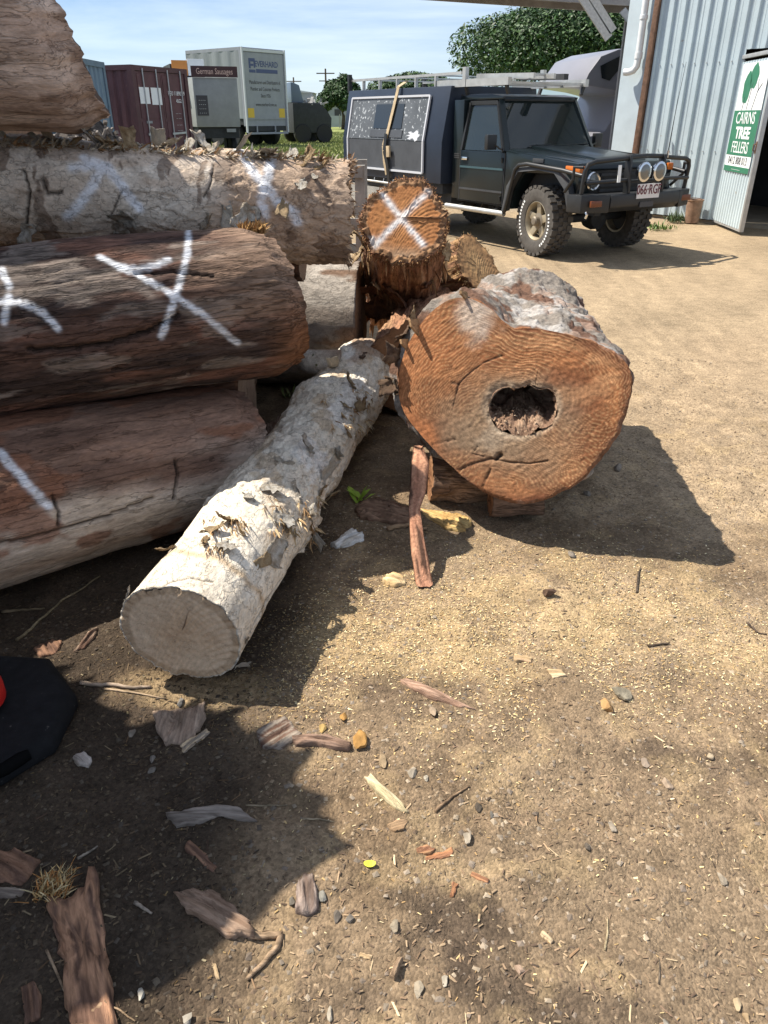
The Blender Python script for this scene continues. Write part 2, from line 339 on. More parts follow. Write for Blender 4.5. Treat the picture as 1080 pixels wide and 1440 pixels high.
def log(name, label, A, B, rA, rB, nx, nc, disp, colr, cat='log', group=None, m=M_BARK, cutA=(0, 0), cutB=(0, 0), shape=None, bend=None,
        endA=None, endB=None, rag=.004, seed=0, paint=(), cuts=(), paintw=.016, post=None):
    A, B = Vector(A), Vector(B); Lg = (B - A).length
    ex = (B - A).normalized(); M = frame(ex, (0, 0, 1), A.lerp(B, .5) - Vector((0, 0, (rA + rB) / 2)))
    root = thing(name, label, cat, M, group)
    ey, ez = np.array(M.col[1][:3]), np.array(M.col[2][:3]); exn = np.array(ex)
    u = np.linspace(0, 1, nx); th = np.linspace(0, 2 * np.pi, nc, endpoint=False); U, T = np.meshgrid(u, th, indexing='ij')
    r0 = rA + (rB - rA) * U
    if shape is not None: r0 = r0 * shape(U, T)
    P = np.stack([U * Lg, r0 * np.cos(T), r0 * np.sin(T)], -1)
    d = disp(U, T, P); r = r0 + d
    y, z = r * np.cos(T), r * np.sin(T)
    ragn = rag * fbm(np.stack([np.cos(T), np.sin(T), 0 * T], -1), 9, 3, seed + 50)
    x = U * Lg + (1 - U) * (cutA[0] * y + cutA[1] * z - ragn) + U * (cutB[0] * y + cutB[1] * z + ragn)
    by, bz = bend(U) if bend else (0, 0)
    W = np.array(A) + x[..., None] * exn + (y + by)[..., None] * ey + (z + bz)[..., None] * ez
    rad = np.cos(T)[..., None] * ey + np.sin(T)[..., None] * ez
    C = colr(U, T, P)
    Wf = W.reshape(-1, 3); Rf = rad.reshape(-1, 3)
    info = dict(root=root, W=W, rad=rad, M=M, L=Lg, ex=ex)
    if paint or cuts:
        for pl in cuts:                                      # (pixels, depth, half width)
            pts = surf_line(W, rad, pl[0]); dm = dist_to(Wf, pts).reshape(W.shape[:2]); g = np.exp(-(dm / pl[2]) ** 2)
            W = W - rad * (pl[1] * g)[..., None]; C = mixc(C, (.03, .022, .017), .85 * g)
        for pl in paint:
            pts = surf_line(W, rad, pl[0] if isinstance(pl[0], list) else pl); wdt = pl[1] if isinstance(pl[0], list) else paintw
            dm = dist_to(W.reshape(-1, 3), pts).reshape(W.shape[:2])
            g = np.exp(-(dm / wdt) ** 2) * (1 + .45 * fbm(P, (30, 60, 60), 4, 77))
            g = .82 * ss(.05, .95, g)
            C = mixc(C, (.78, .80, .84), np.clip(g, 0, .93))
    if post: W, C = post(W, rad, U, T, P, C)
    # lip that turns in towards the cut at both ends
    def lip(Wr, s): c0 = Wr.mean(0); return c0 + (Wr - c0) * .93 + exn * s * .006
    V = np.concatenate([lip(W[0], 1)[None], W, lip(W[-1], -1)[None]], 0); CC = np.concatenate([C[:1] * .6, C, C[-1:] * .6], 0)
    wobj('trunk', V.reshape(-1, 3), quad_grid(nx + 2, nc, True), m, root, CC.reshape(-1, 3))
    info['W'] = W
    ns = 46
    if endA: cap(W[0][::-1], root, 'cut_end', ns, endA, seed=seed)
    if endB: cap(W[-1], root, 'cut_end', ns, endB, seed=seed + 1)
    return info
def surf_pt(W, rad, px, py):
    Wf, Rf = W.reshape(-1, 3), rad.reshape(-1, 3); X, Y, D = proj(Wf)
    facing = ((np.array([0, 0, CAM_H]) - Wf) * Rf).sum(1) > 0.02
    k = np.argmin((X - px) ** 2 + (Y - py) ** 2 + np.where(facing, 0, 1e9)); return Wf[k], Rf[k]
def surf_line(W, rad, pix):
    out = []
    for (a, b), (c_, d) in zip(pix[:-1], pix[1:]):
        n = max(2, int(math.hypot(c_ - a, d - b) / 4))
        for i in range(n + 1): out.append(surf_pt(W, rad, a + (c_ - a) * i / n, b + (d - b) * i / n)[0])
    return np.array(out)
def dist_to(V, pts):                                         # distance to a polyline of close points
    best = np.full(len(V), 9.0)
    lo, hi = pts.min(0) - .08, pts.max(0) + .08
    sel = np.all((V > lo) & (V < hi), 1); S = V[sel]; b = np.full(len(S), 9.0)
    for p, q in zip(pts[:-1], pts[1:]):
        e = q - p; l2 = max((e * e).sum(), 1e-9); t = np.clip(((S - p) @ e) / l2, 0, 1)
        b = np.minimum(b, np.linalg.norm(S - p - t[:, None] * e, axis=1))
    best[sel] = b; return best
def plates(P, sc, s, n=4, step=.0035):                       # papery sheets lying over one another
    h = 0
    for k in range(n):
        f = fbm(P + 3.1 * k, sc, 4, s + 11 * k, .55); h = h + step * ss(-.03, .03, f - .12 * k + .15)
    return h
def rings(c_in, c_out, c_line, sp=.011, warp=.03, seed=0, sap=.86, c_sap=None, crack=4, off=(0, 0)):
    def f(rho, X2):
        d = np.hypot(X2[..., 0] - off[0], X2[..., 1] - off[1]); dw = d + warp * fbm(X2, 5, 3, seed)
        l = .5 + .5 * np.sin(dw / sp * 2 * np.pi + 1.5 * fbm(X2, 9, 2, seed + 3)); l = l ** 2
        C = mixc(c_in, c_out, ss(.1, .9, rho + .25 * fbm(X2, 6, 4, seed + 5)))
        C = mixc(C, c_line, .42 * l * ss(-.3, .5, fbm(X2, 14, 3, seed + 8) + .2))
        if c_sap is not None: C = mixc(C, c_sap, ss(sap - .03, sap + .02, rho + .03 * fbm(X2, 12, 2, seed + 4)))
        a = np.arctan2(X2[..., 1], X2[..., 0]); hh = 0 * a
        saw = np.sin((X2[..., 0] * .8 + X2[..., 1] * .6 + 2.2 * X2[..., 0] ** 2) * 2 * np.pi / .013 + 2 * fbm(X2, 8, 2, seed + 6))
        C = C * (1 + .10 * saw * ss(-.2, .6, fbm(X2, 5, 3, seed + 7)))[..., None]; hh = hh + .0008 * saw
        for k in range(crack):
            r_ = np.random.default_rng(seed * 31 + k); a0 = r_.uniform(-np.pi, np.pi); da = np.angle(np.exp(1j * (a - a0 - .25 * fbm(X2, 12, 2, seed + k))))
            g = np.exp(-(da * d / (.0022 + .0025 * (1 - rho))) ** 2) * ss(.05, .2, rho) * ss(r_.uniform(.5, 1.1), .3, rho)
            C = mixc(C, (.04, .025, .018), .8 * g); hh = hh - .004 * g
        return C, hh
    return f
# pieces of bark that stand off the surface: a few shapes, shared
def flake_mesh(seed, curl, wid=.6, thick=.0022):
    nu, nv = 12, 8; s, t = np.meshgrid(np.linspace(-.5, .5, nu), np.linspace(-.5, .5, nv), indexing='ij')
    P = np.stack([s, t, 0 * s], -1); e = 1 + .28 * fbm(P, 4, 3, seed); x = s * e; y = t * wid * (1 + .35 * fbm(P, 4, 3, seed + 1)) + .12 * fbm(P, 2, 2, seed + 9)
    z = curl * (s + .5) ** 2 + .5 * curl * (t * wid) ** 2 * 2 + .10 * fbm(P, 4, 4, seed + 2)
    top = np.stack([x, y, z], -1).reshape(-1, 3); bot = top - [0, 0, thick * 8]
    F = quad_grid(nu, nv).tolist(); n = nu * nv; F2 = [f for f in F] + [[i + n for i in f[::-1]] for f in F]
    edge = [i * nv for i in range(nu)] + [(nu - 1) * nv + j for j in range(1, nv)] + [i * nv + nv - 1 for i in range(nu - 2, -1, -1)] + [j for j in range(nv - 2, 0, -1)]
    F2 += [[edge[i], edge[i] + n, edge[(i + 1) % len(edge)] + n, edge[(i + 1) % len(edge)]] for i in range(len(edge))]
    return np.concatenate([top, bot]), np.array(F2)
FLV = {}
def flake_me(kind, i):
    if (kind, i) in FLV: return FLV[kind, i]
    pal = {'pale': [(.62, .56, .47), (.66, .62, .55), (.56, .47, .36)], 'tan': [(.50, .36, .21), (.56, .42, .26), (.42, .28, .15)], 'red': [(.24, .11, .06), (.30, .15, .08), (.16, .08, .05)],
           'brown': [(.20, .13, .09), (.26, .18, .12), (.14, .09, .065)]}[kind]
    V, F = flake_mesh(i * 7 + 3, [.25, .55, .12, .8, .35][i % 5], [.5, .75, .35, .6, .9][i % 5])
    cc = mixc(pal[i % 3], np.array(pal[(i + 1) % 3]) * .7, ss(-.3, .5, fbm(V, (3, 16, 6), 4, i)))
    me = mesh_np('bark_flake', V, F, cc); me.materials.append(M_PAPER); FLV[kind, i] = me; return me
def flake(root, p, n, size, kind, i, lift=.15, spin=None, name='bark_flake'):
    lift *= .3
    n = Vector(n).normalized(); t = n.orthogonal().normalized(); t.rotate(Matrix.Rotation(spin if spin is not None else rnd.uniform(0, 6.28), 3, n))
    nn = (n + t * -lift).normalized()
    Mw = frame(t + n * lift, nn, Vector(p) + n * (.003 + .15 * lift * size)) @ Matrix.Diagonal((size, size, size, 1))
    me = flake_me(kind, i % 5)
    return link(name, me, None, root, wmat(root).inverted() @ Mw)
def fibres(root, pts, dirs, n, ln, wd, pal, name='bark_fibres', sag=.3, seed=0, mess=.55):
    r_ = np.random.default_rng(seed); V, F, C = [], [], []
    for k in range(n):
        i = r_.integers(len(pts)); p = np.array(pts[i]) + r_.normal(0, .006, 3); d = np.array(dirs[i]) + r_.normal(0, mess, 3); d /= np.linalg.norm(d)
        s = np.cross(d, r_.normal(size=3)); s /= np.linalg.norm(s); l = ln * r_.uniform(.35, 1.25); w = wd * r_.uniform(.4, 1.3)
        q = p + d * l * .55 + [0, 0, -sag * l * .15]; e = p + d * l + [0, 0, -sag * l * .6]
        b = len(V); V += [p - s * w, p + s * w, q + s * w * .8, q - s * w * .8, e]; F += [(b, b + 1, b + 2), (b, b + 2, b + 3), (b + 3, b + 2, b + 4)]
        cc = np.array(pal[r_.integers(len(pal))]) * r_.uniform(.7, 1.25); C += [cc] * 5
    o = wobj(name, np.array(V), np.array(F), M_PAPER, root, np.array(C), False); o['kind'] = 'stuff'; return o

PALEX = [[(118, 222), (150, 236), (172, 262), (196, 294)], [(142, 236), (128, 265), (94, 308)], [(102, 236), (140, 232)]]
PALEX2 = [[(336, 206), (352, 238), (372, 262)], [(372, 262), (392, 285), (415, 303), (418, 312)], [(382, 222), (376, 248), (368, 278), (372, 303)]]
# --- pale paperbark log on top of the pile
def d_pale(U, T, P): return .010 * fbm(P, (2.2, 5, 5), 3, 1) + plates(P, (5, 7, 7), 20, 4, .0042) + .006 * np.abs(fbm(P, (10, 22, 22), 3, 6)) * ss(.72, .85, U) - .008 * ss(-.02, .05, fbm(P, (1.5, 4, 4), 3, 8) - .42)
def c_pale(U, T, P):
    C = mixc((.63, .555, .465), (.55, .46, .37), ss(-.4, .4, fbm(P, (3, 6, 6), 4, 2)))
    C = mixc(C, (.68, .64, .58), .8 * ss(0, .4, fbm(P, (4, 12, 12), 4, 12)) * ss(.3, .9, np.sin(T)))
    C = mixc(C, (.42, .305, .22), ss(.70, .80, U + .05 * fbm(P, 5, 3, 4)) * .85)
    C = mixc(C, (.42, .30, .21), .5 * ss(.25, .4, fbm(P, (2.2, 5, 5), 4, 15)))
    return mixc(C, (.16, .11, .08), .7 * ss(.32, .45, fbm(P, (14, 7, 7), 4, 14)))
pa, pb_ = atY(0, 266, 3.46), atY(492, 299, 3.52); pa = pa + (pa - pb_) * .22
END_PALE = rings((.30, .2, .12), (.36, .25, .16), (.2, .13, .08), seed=2)
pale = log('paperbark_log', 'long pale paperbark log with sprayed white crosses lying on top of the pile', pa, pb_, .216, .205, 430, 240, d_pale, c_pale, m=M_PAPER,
           endB=END_PALE, endA=END_PALE, group='logs stacked in the pile', rag=.022, paint=PALEX + PALEX2, paintw=.022, seed=3,
           cuts=[([(33, 238), (42, 270), (38, 310), (34, 336)], .014, .0055), ([(300, 232), (297, 256), (286, 276)], .006, .004), ([(172, 268), (158, 300), (152, 308)], .006, .004), ([(60, 252), (66, 272), (86, 270)], .012, .008)])
Wp, Rp = pale['W'], pale['rad']
for i, (x, y, s, k, lf) in enumerate([(60, 200, .09, 'pale', .6), (75, 202, .10, 'pale', .9), (98, 203, .10, 'tan', .6), (130, 205, .11, 'pale', .5), (150, 206, .10, 'tan', .7), (168, 207, .12, 'tan', .55), (182, 206, .09, 'tan', .9), (205, 208, .09, 'pale', .5),
        (222, 209, .08, 'pale', .7), (240, 208, .09, 'pale', .4), (262, 208, .08, 'pale', .7), (285, 209, .09, 'pale', .5), (300, 210, .09, 'pale', .4), (340, 214, .08, 'pale', .5), (378, 220, .10, 'pale', .4), (405, 224, .09, 'pale', .5), (430, 228, .08, 'tan', .5), (452, 234, .07, 'tan', .6),
        (178, 305, .10, 'pale', .12), (168, 318, .07, 'pale', .15), (322, 304, .10, 'pale', .25), (346, 305, .11, 'pale', .2), (290, 309, .08, 'pale', .25), (398, 292, .07, 'tan', .25), (425, 262, .05, 'pale', .4), (442, 250, .04, 'pale', .5), (40, 324, .08, 'pale', .2), (20, 203, .10, 'pale', .4), (8, 198, .08, 'pale', .5)]):
    p, n = surf_pt(Wp, Rp, x, y); flake(pale['root'], p, n, s, k, i, lf)
top = [surf_pt(Wp, Rp, x, 202 + .055 * x) for x in range(0, 470, 6)]
fibres(pale['root'], [t[0] for t in top], [t[1] * .5 + np.array([.6, -.3, .0]) for t in top], 420, .06, .005, [(.5, .42, .3), (.62, .56, .45), (.35, .22, .12)], 'bark_shreds', seed=4, mess=.35)
rim = list(zip(Wp[-2][::3], Rp[-2][::3])); fibres(pale['root'], [a for a, b in rim], [b * .5 + np.array(pale['ex']) for a, b in rim], 160, .03, .005, [(.34, .24, .16), (.25, .16, .1)], 'rim_shreds', seed=5)
# --- dark red log under it
def d_mid(U, T, P): return .016 * fbm(P, (1.6, 3.5, 3.5), 3, 41) + .007 * fbm(P, (5, 26, 26), 4, 42) - .010 * ss(.35, .75, 1 - np.abs(fbm(P, (1.2, 7, 7), 4, 44)) * 14) * ss(-.1, .5, fbm(P, 2, 2, 45))
def c_mid(U, T, P):
    C = mixc((.105, .060, .045), (.055, .038, .033), ss(-.35, .4, fbm(P, (2, 7, 7), 4, 46)))
    C = mixc(C, (.20, .10, .07), .7 * ss(.1, .5, fbm(P, (3, 10, 10), 4, 47)))
    C = mixc(C, (.24, .20, .17), .6 * ss(.22, .45, fbm(P, (4, 14, 14), 4, 48)))
    C = mixc(C, (.29, .195, .135), ss(.70, .95, U + .12 * fbm(P, (3, 9, 9), 3, 49)) * ss(.0, .8, np.sin(T) + .35) * .7)  # lighter brown right end, its sunlit top put into the colour
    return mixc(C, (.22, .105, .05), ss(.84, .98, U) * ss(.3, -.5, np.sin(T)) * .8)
ma, mb = atY(0, 470, 2.63), atY(385, 422, 2.98); ma = ma + (ma - mb) * .3
END_RED = rings((.25, .12, .06), (.32, .17, .09), (.14, .07, .04), seed=9)
mid = log('hardwood_log', 'dark reddish stripped log with a white spray cross in the middle of the pile', ma, mb, .28, .29, 400, 250, d_mid, c_mid,
          shape=lambda U, T: 1 + .05 * np.cos(2 * T + 1) * U - .10 * ss(.93, 1.0, U), endA=END_RED, endB=END_RED, group='logs stacked in the pile', rag=.012, seed=10, paintw=.0125, cutB=(-.25, -.12),
          paint=[[(140, 362), (190, 385), (240, 412), (290, 446), (334, 483)], [(266, 326), (262, 365), (246, 420), (226, 474)], [(168, 376), (205, 378), (238, 366)], [(2, 378), (12, 402)], [(0, 424), (35, 426), (60, 440), (82, 464)], [(12, 418), (6, 452)]],
          cuts=[([(40, 492), (110, 490), (170, 478), (215, 462), (250, 442)], .022, .007), ([(190, 385), (240, 382), (300, 388)], .012, .005)])
p, n = surf_pt(mid['W'], mid['rad'], 366, 318)
fibres(mid['root'], [p + np.array([dx, 0, .0]) for dx in (-.05, -.03, -.01, 0, .02)], [n + np.array([.3, 0, .5])] * 5, 260, .05, .0035, [(.5, .32, .14), (.42, .25, .1), (.3, .17, .08)], 'frayed_fibres', seed=11)
# --- lowest log
def d_low(U, T, P): return .012 * fbm(P, (1.5, 4, 4), 3, 61) + .0045 * fbm(P, (5, 26, 26), 4, 62) * ss(-.3, .5, np.sin(T)) + plates(P, (3, 6, 6), 66, 3, .003)
def c_low(U, T, P):
    C = mixc((.25, .155, .112), (.155, .092, .066), ss(-.35, .4, fbm(P, (2, 12, 12), 4, 63)))
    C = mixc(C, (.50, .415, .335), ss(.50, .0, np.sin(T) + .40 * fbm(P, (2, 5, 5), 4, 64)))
    C = mixc(C, (.24, .11, .065), .75 * ss(.22, .42, fbm(P, (3.5, 7, 7), 4, 65)))
    return mixc(C, (.30, .19, .12), .5 * np.exp(-((np.sin(T) + .55) / .12) ** 2))
END_LOW = rings((.2, .13, .09), (.26, .18, .12), (.12, .08, .05), seed=19)
la, lb = Vector((-1.62, 2.19, .29)), Vector((-.585, 2.95, .262))
low = log('weathered_log', 'grey and cream weathered log lowest in the pile, resting on the soil', la, lb, .295, .258, 380, 230, d_low, c_low, m=M_WORN, endA=END_LOW, endB=END_LOW, group='logs stacked in the pile', rag=.012, seed=20,
          shape=lambda U, T: 1 - .16 * ss(.9, 1.0, U), paint=[[(0, 636), (24, 664), (46, 690), (68, 712)]],
          cuts=[([(246, 648), (250, 668), (244, 702)], .012, .005), ([(74, 698), (82, 720), (81, 740)], .012, .005), ([(0, 765), (60, 752), (140, 730), (215, 700)], .012, .006)])
# --- big brown log leaning in from the upper left
def d_big(U, T, P): return .02 * fbm(P, (1.2, 3, 3), 3, 81) + .010 * fbm(P, (4, 15, 15), 4, 82) - .015 * ss(.5, .85, 1 - np.abs(fbm(P, (1.4, 6, 6), 3, 83)) * 7)
def c_big(U, T, P):
    C = mixc((.60, .48, .40), (.44, .33, .265), ss(-.35, .4, fbm(P, (2, 9, 9), 4, 84)))
    C = mixc(C, (.62, .57, .51), ss(.25, .6, np.sin(T) + .35 * fbm(P, (3, 9, 9), 4, 85)))  # top painted paler, standing in for sunlit streaks
    return mixc(C, (.24, .165, .125), .6 * ss(.25, .45, fbm(P, (6, 20, 20), 4, 86)))
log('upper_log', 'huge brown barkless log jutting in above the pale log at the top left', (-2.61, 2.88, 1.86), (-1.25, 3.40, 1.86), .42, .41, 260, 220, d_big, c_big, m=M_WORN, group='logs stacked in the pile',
    endA=END_LOW, endB=rings((.16, .11, .08), (.12, .085, .065), (.07, .05, .04), seed=29), rag=.02, seed=30, cutB=(0, -.34), shape=lambda U, T: 1 - .14 * ss(.90, 1.0, U) + .04 * np.cos(3 * T))
# --- the rest of the pile, mostly hidden behind
def d_gen(U, T, P): return .012 * fbm(P, (1.6, 4, 4), 3, 91) + .006 * fbm(P, (5, 18, 18), 4, 92)
def c_grey(U, T, P): return mixc(mixc((.36, .32, .275), (.24, .2, .165), ss(-.3, .4, fbm(P, (3, 8, 8), 4, 93))), (.17, .11, .075), ss(.2, .4, fbm(P, (3, 7, 7), 4, 94)))
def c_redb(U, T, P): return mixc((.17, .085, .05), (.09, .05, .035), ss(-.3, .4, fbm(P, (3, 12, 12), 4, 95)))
GRP = 'logs stacked in the pile'
log('grey_log', 'smooth pale grey log at the back of the pile, left of the crossed stump', (-1.9, 4.72, .37), (-.14, 4.6, .37), .37, .37, 160, 140, d_gen, c_grey, m=M_PAPER, group=GRP, endA=END_LOW, endB=END_LOW, seed=31)
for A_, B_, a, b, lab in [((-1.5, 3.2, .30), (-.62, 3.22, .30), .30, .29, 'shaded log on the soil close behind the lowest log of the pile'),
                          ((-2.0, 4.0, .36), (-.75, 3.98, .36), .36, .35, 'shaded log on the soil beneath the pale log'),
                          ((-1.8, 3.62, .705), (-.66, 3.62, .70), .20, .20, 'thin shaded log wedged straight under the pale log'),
                          ((-1.72, 4.06, 1.0), (-.42, 4.04, 1.0), .28, .27, 'hidden log added behind the pale log to shade the white log'),  # put here to shade the far part of the white log
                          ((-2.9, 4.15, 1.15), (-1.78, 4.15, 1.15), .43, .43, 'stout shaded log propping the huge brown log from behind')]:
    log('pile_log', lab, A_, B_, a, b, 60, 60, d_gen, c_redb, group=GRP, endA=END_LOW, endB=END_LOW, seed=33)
# unseen stack, added just outside the frame on the left to shade the soil
def d_rug(U, T, P): return d_gen(U, T, P) + .05 * fbm(P, (3, 5, 5), 4, 97)
dS = Vector((.81, .585, 0)).normalized(); pS = Vector((dS.y, -dS.x, 0))
tip = Vector((-1.39, 1.68, 0))
for k, (off, z, back, lab) in enumerate([(-.96, .32, .95, 'unseen shadow-casting log on the soil at the near left, farthest from the camera'), (-.33, .32, .80, 'unseen shadow-casting log on the soil at the near left, middle of three'), (.33, .32, .80, 'unseen shadow-casting log on the soil at the near left, closest to the camera'),
                                         (-.66, .86, .60, 'second-layer log of the unseen shadow-casting stack, on the pile side'), (-.03, .88, .60, 'second-layer log of the unseen shadow-casting stack, on the camera side'),
                                         (-.64, 1.42, .25, 'third-layer log of the unseen shadow-casting stack, on the pile side'), (0, 1.45, 0, 'third-layer log of the unseen stack, added to throw the long shadow'),
                                         (-.33, 1.96, .14, 'topmost log of the unseen shadow-casting stack')]):
    B_ = tip - dS * back + pS * off; A_ = B_ - dS * 3.0; B_.z = A_.z = z
    log('unseen_stack_log', lab, A_, B_, .315, .30, 90, 80, d_rug, c_grey if k % 2 else c_redb, rag=.09, cutB=(.2 if k == 7 else -.15, .1), group='unseen shadow-casting logs at the near left', endA=END_LOW, endB=END_LOW, seed=36)
# --- white log in front
def d_fr(U, T, P):
    knot = .026 * np.exp(-((U - .70) / .05) ** 2 - ((np.cos(T) - .75) / .5) ** 2) + .010 * np.exp(-((U - .86) / .07) ** 2)
    return .006 * fbm(P, (2, 6, 6), 3, 101) + plates(P, (6, 8, 8), 103, 6, .0058) * (.25 + .75 * ss(.12, .3, U)) + knot - .003
def c_fr(U, T, P):
    C = mixc((.70, .63, .52), (.61, .53, .42), ss(-.35, .45, fbm(P, (4, 7, 7), 4, 111)))
    C = mixc(C, (.70, .66, .60), .7 * ss(.05, .35, fbm(P, (5, 9, 9), 4, 112)) * ss(.2, .4, U))
    C = mixc(C, (.45, .33, .21), .6 * ss(.30, .44, fbm(P, (7, 12, 12), 4, 113)) * ss(.15, .3, U))
    C = mixc(C, (.30, .19, .12), .7 * ss(.2, .45, fbm(P, (2, 5, 5), 3, 115)) * ss(.62, .8, U))
    C = mixc(C, (.50, .36, .22), .8 * np.exp(-((U - .075 - .012 * fbm(P, (0, 9, 9), 2, 116)) / .006) ** 2))
    return C
fa, fb = Vector((-.588, 1.735, .185)), Vector((-.10, 4.22, .22))
END_WHITE = rings((.54, .365, .225), (.60, .455, .315), (.42, .29, .18), sp=.014, seed=44, sap=.88, c_sap=(.44, .32, .21), crack=1, off=(.02, -.03))
front = log('white_log', 'white paperbark log lying on the dirt with its sawn end towards the viewer', fa, fb, .172, .165, 420, 240, d_fr, c_fr, m=M_PAPER, endA=END_WHITE, endB=END_WHITE, rag=.006, seed=40,
            shape=lambda U, T: 1 + .05 * np.cos(2 * T), group='logs lying in front of the pile',
            cuts=[([(205, 838), (240, 818), (268, 812), (300, 818)], .006, .003), ([(395, 815), (372, 850), (352, 890)], .010, .005)])
Wf_, Rf_ = front['W'], front['rad']
stub = BM(); q, qn = surf_pt(Wf_, Rf_, 440, 505)
stub.tube([Vector(q) - Vector((-.1, 0, -.02)), Vector(q) + Vector((-.06, .02, .03)), Vector(q) + Vector((-.12, .05, .05))], [.075, .062, .05], 20)
s_me = stub.mesh('branch_stub', smooth=True); sV = np.array([v.co for v in s_me.vertices]); bpy.data.meshes.remove(s_me)
wobj('branch_stub', sV, stub.f, M_PAPER, front['root'], mixc((.45, .40, .34), (.25, .18, .13), ss(-.3, .3, fbm(sV, 14, 3, 5))))
for i, (x, y, s, k, lf) in enumerate([(300, 745, .10, 'tan', .35), (318, 735, .09, 'tan', .5), (288, 762, .08, 'tan', .3), (335, 752, .07, 'tan', .4), (395, 730, .10, 'pale', .35), (405, 745, .09, 'tan', .4), (430, 722, .10, 'pale', .5),
        (415, 690, .11, 'pale', .25), (452, 668, .12, 'pale', .35), (380, 690, .10, 'pale', .2), (350, 700, .09, 'pale', .2), (470, 640, .10, 'pale', .4), (488, 610, .09, 'tan', .5), (497, 575, .09, 'tan', .7), (508, 570, .08, 'tan', .8), (485, 572, .08, 'tan', .6),
        (430, 630, .10, 'pale', .2), (400, 650, .10, 'pale', .15), (440, 755, .09, 'pale', .6), (380, 778, .12, 'pale', .3), (365, 790, .10, 'tan', .4), (235, 772, .07, 'tan', .7), (345, 900, .06, 'pale', .7), (300, 935, .05, 'pale', .6), (180, 880, .05, 'pale', .5),
        (465, 700, .10, 'tan', .5), (490, 540, .10, 'tan', .4), (510, 500, .10, 'brown', .25), (470, 520, .11, 'pale', .3), (320, 772, .08, 'pale', .25), (420, 705, .07, 'pale', .6), (448, 690, .06, 'tan', .7)]):
    p, n = surf_pt(Wf_, Rf_, x, y); flake(front['root'], p, n, s * .72, k, i, lf * .8)
reg = [surf_pt(Wf_, Rf_, rnd.uniform(285, 350), rnd.uniform(725, 775)) for _ in range(24)] + [surf_pt(Wf_, Rf_, rnd.uniform(370, 450), rnd.uniform(700, 765)) for _ in range(30)] + [surf_pt(Wf_, Rf_, rnd.uniform(455, 525), rnd.uniform(545, 610)) for _ in range(30)]
fibres(front['root'], [a for a, b in reg], [b * .12 + np.array([.22, -.9, 0.0]) for a, b in reg], 420, .06, .0035, [(.50, .36, .2), (.62, .5, .33), (.36, .22, .11)], 'bark_shreds', seed=41, mess=.22)
# --- stump with the sprayed cross
xc = atY(568, 312, 4.2); xd = Vector((.03, .86, -.50)).normalized()
def d_x(U, T, P): return .010 * fbm(P, (2, 8, 8), 3, 121) + .020 * np.abs(fbm(P, (5, 24, 24), 4, 122)) + .012 * fbm(P, (3, 40, 40), 2, 123)
def c_x(U, T, P):
    C = mixc((.36, .19, .11), (.22, .115, .07), ss(-.3, .4, fbm(P, (3, 26, 26), 4, 124)))
    return mixc(C, (.36, .22, .12), .6 * ss(.15, .4, fbm(P, (4, 18, 18), 4, 126)))
endx = rings((.46, .215, .085), (.40, .175, .07), (.30, .13, .055), sp=.016, seed=52, crack=2)
XA = gp(0, 0) * 0
def end_cross(rho, X2):
    C, h = endx(rho, X2); x, y = X2[..., 0], X2[..., 1]
    C = mixc(C, (.42, .34, .24), ss(.1, .24, -(XS[0] * x + XS[1] * y) + .04 * fbm(X2, 9, 3, 58)) * .8)
    C = mixc(C, mixc((.20, .11, .06), (.33, .19, .10), ss(-.3, .3, fbm(X2, 45, 3, 57))), ss(.84, .875, rho + .02 * fbm(X2, 20, 2, 56)))
    h = h + .008 * ss(.84, .88, rho) * fbm(X2, 60, 2, 55)
    for (a, b) in XLINES:
        a, b = np.array(a), np.array(b); e = b - a; t = np.clip(((x - a[0]) * e[0] + (y - a[1]) * e[1]) / (e @ e), 0, 1)
        dm = np.hypot(x - a[0] - t * e[0], y - a[1] - t * e[1]); g = np.exp(-(dm / .017) ** 2) * np.clip(.95 + .6 * fbm(X2, 40, 3, 59), 0, 1.1)
        C = mixc(C, (.80, .78, .76), np.clip(g, 0, .92))
    a, b = np.array(XCRACK[0]), np.array(XCRACK[1]); e = b - a; t = np.clip(((x - a[0]) * e[0] + (y - a[1]) * e[1]) / (e @ e), 0, 1)
    dm = np.hypot(x - a[0] - t * e[0], y - a[1] - t * e[1]) ; g = np.exp(-(dm / (.002 + .006 * t)) ** 2)
    return mixc(C, (.05, .028, .018), .9 * g), h - .008 * g
# in the face's own plane: +a to the right of the viewer, +b up; converted with the ring's axes
XF = frame(xd, (0, 0, 1), xc); fy, fz = np.array(XF.col[1][:3]), np.array(XF.col[2][:3])
def face2(px, py):
    d = ray(px, py); o = Vector((0, 0, CAM_H)); t = (xc - o).dot(xd) / d.dot(xd); q = np.array(o + d * t - xc); return q @ fy, q @ fz
# ring[::-1][0] is the last theta, close to +ey; e1 ~ ey, e2 chosen by cap(): found by test below
def to_cap(pt): return (pt[0], SGN * pt[1])
SGN = 1.0
th_ = np.linspace(0, 2 * np.pi, 8, endpoint=False)[::-1]; tr = np.stack([np.cos(th_), np.sin(th_)], -1)
nn_ = np.cross(np.append(tr[2], 0), np.append(tr[0], 0)); e2_ = np.cross(nn_ / np.linalg.norm(nn_), np.append(tr[0], 0)); SGN = 1.0 if e2_[1] > 0 else -1.0
XLINES = [(to_cap(face2(540, 275)), to_cap(face2(593, 345))), (to_cap(face2(602, 272)), to_cap(face2(527, 342))), (to_cap(face2(527, 342)), to_cap(face2(521, 335)))]
XCRACK = (to_cap(face2(566, 306)), to_cap(face2(615, 309)))
XS = (0.0, SGN)
stump = log('crossed_stump', 'shaggy stump with a white cross sprayed on its orange sawn top', xc, xc + xd * 1.42, .218, .245, 240, 220, d_x, c_x, endA=end_cross, endB=END_RED, rag=.01, seed=50,
            shape=lambda U, T: 1 + .03 * np.cos(3 * T + .5), cat='log', group='logs lying in front of the pile')
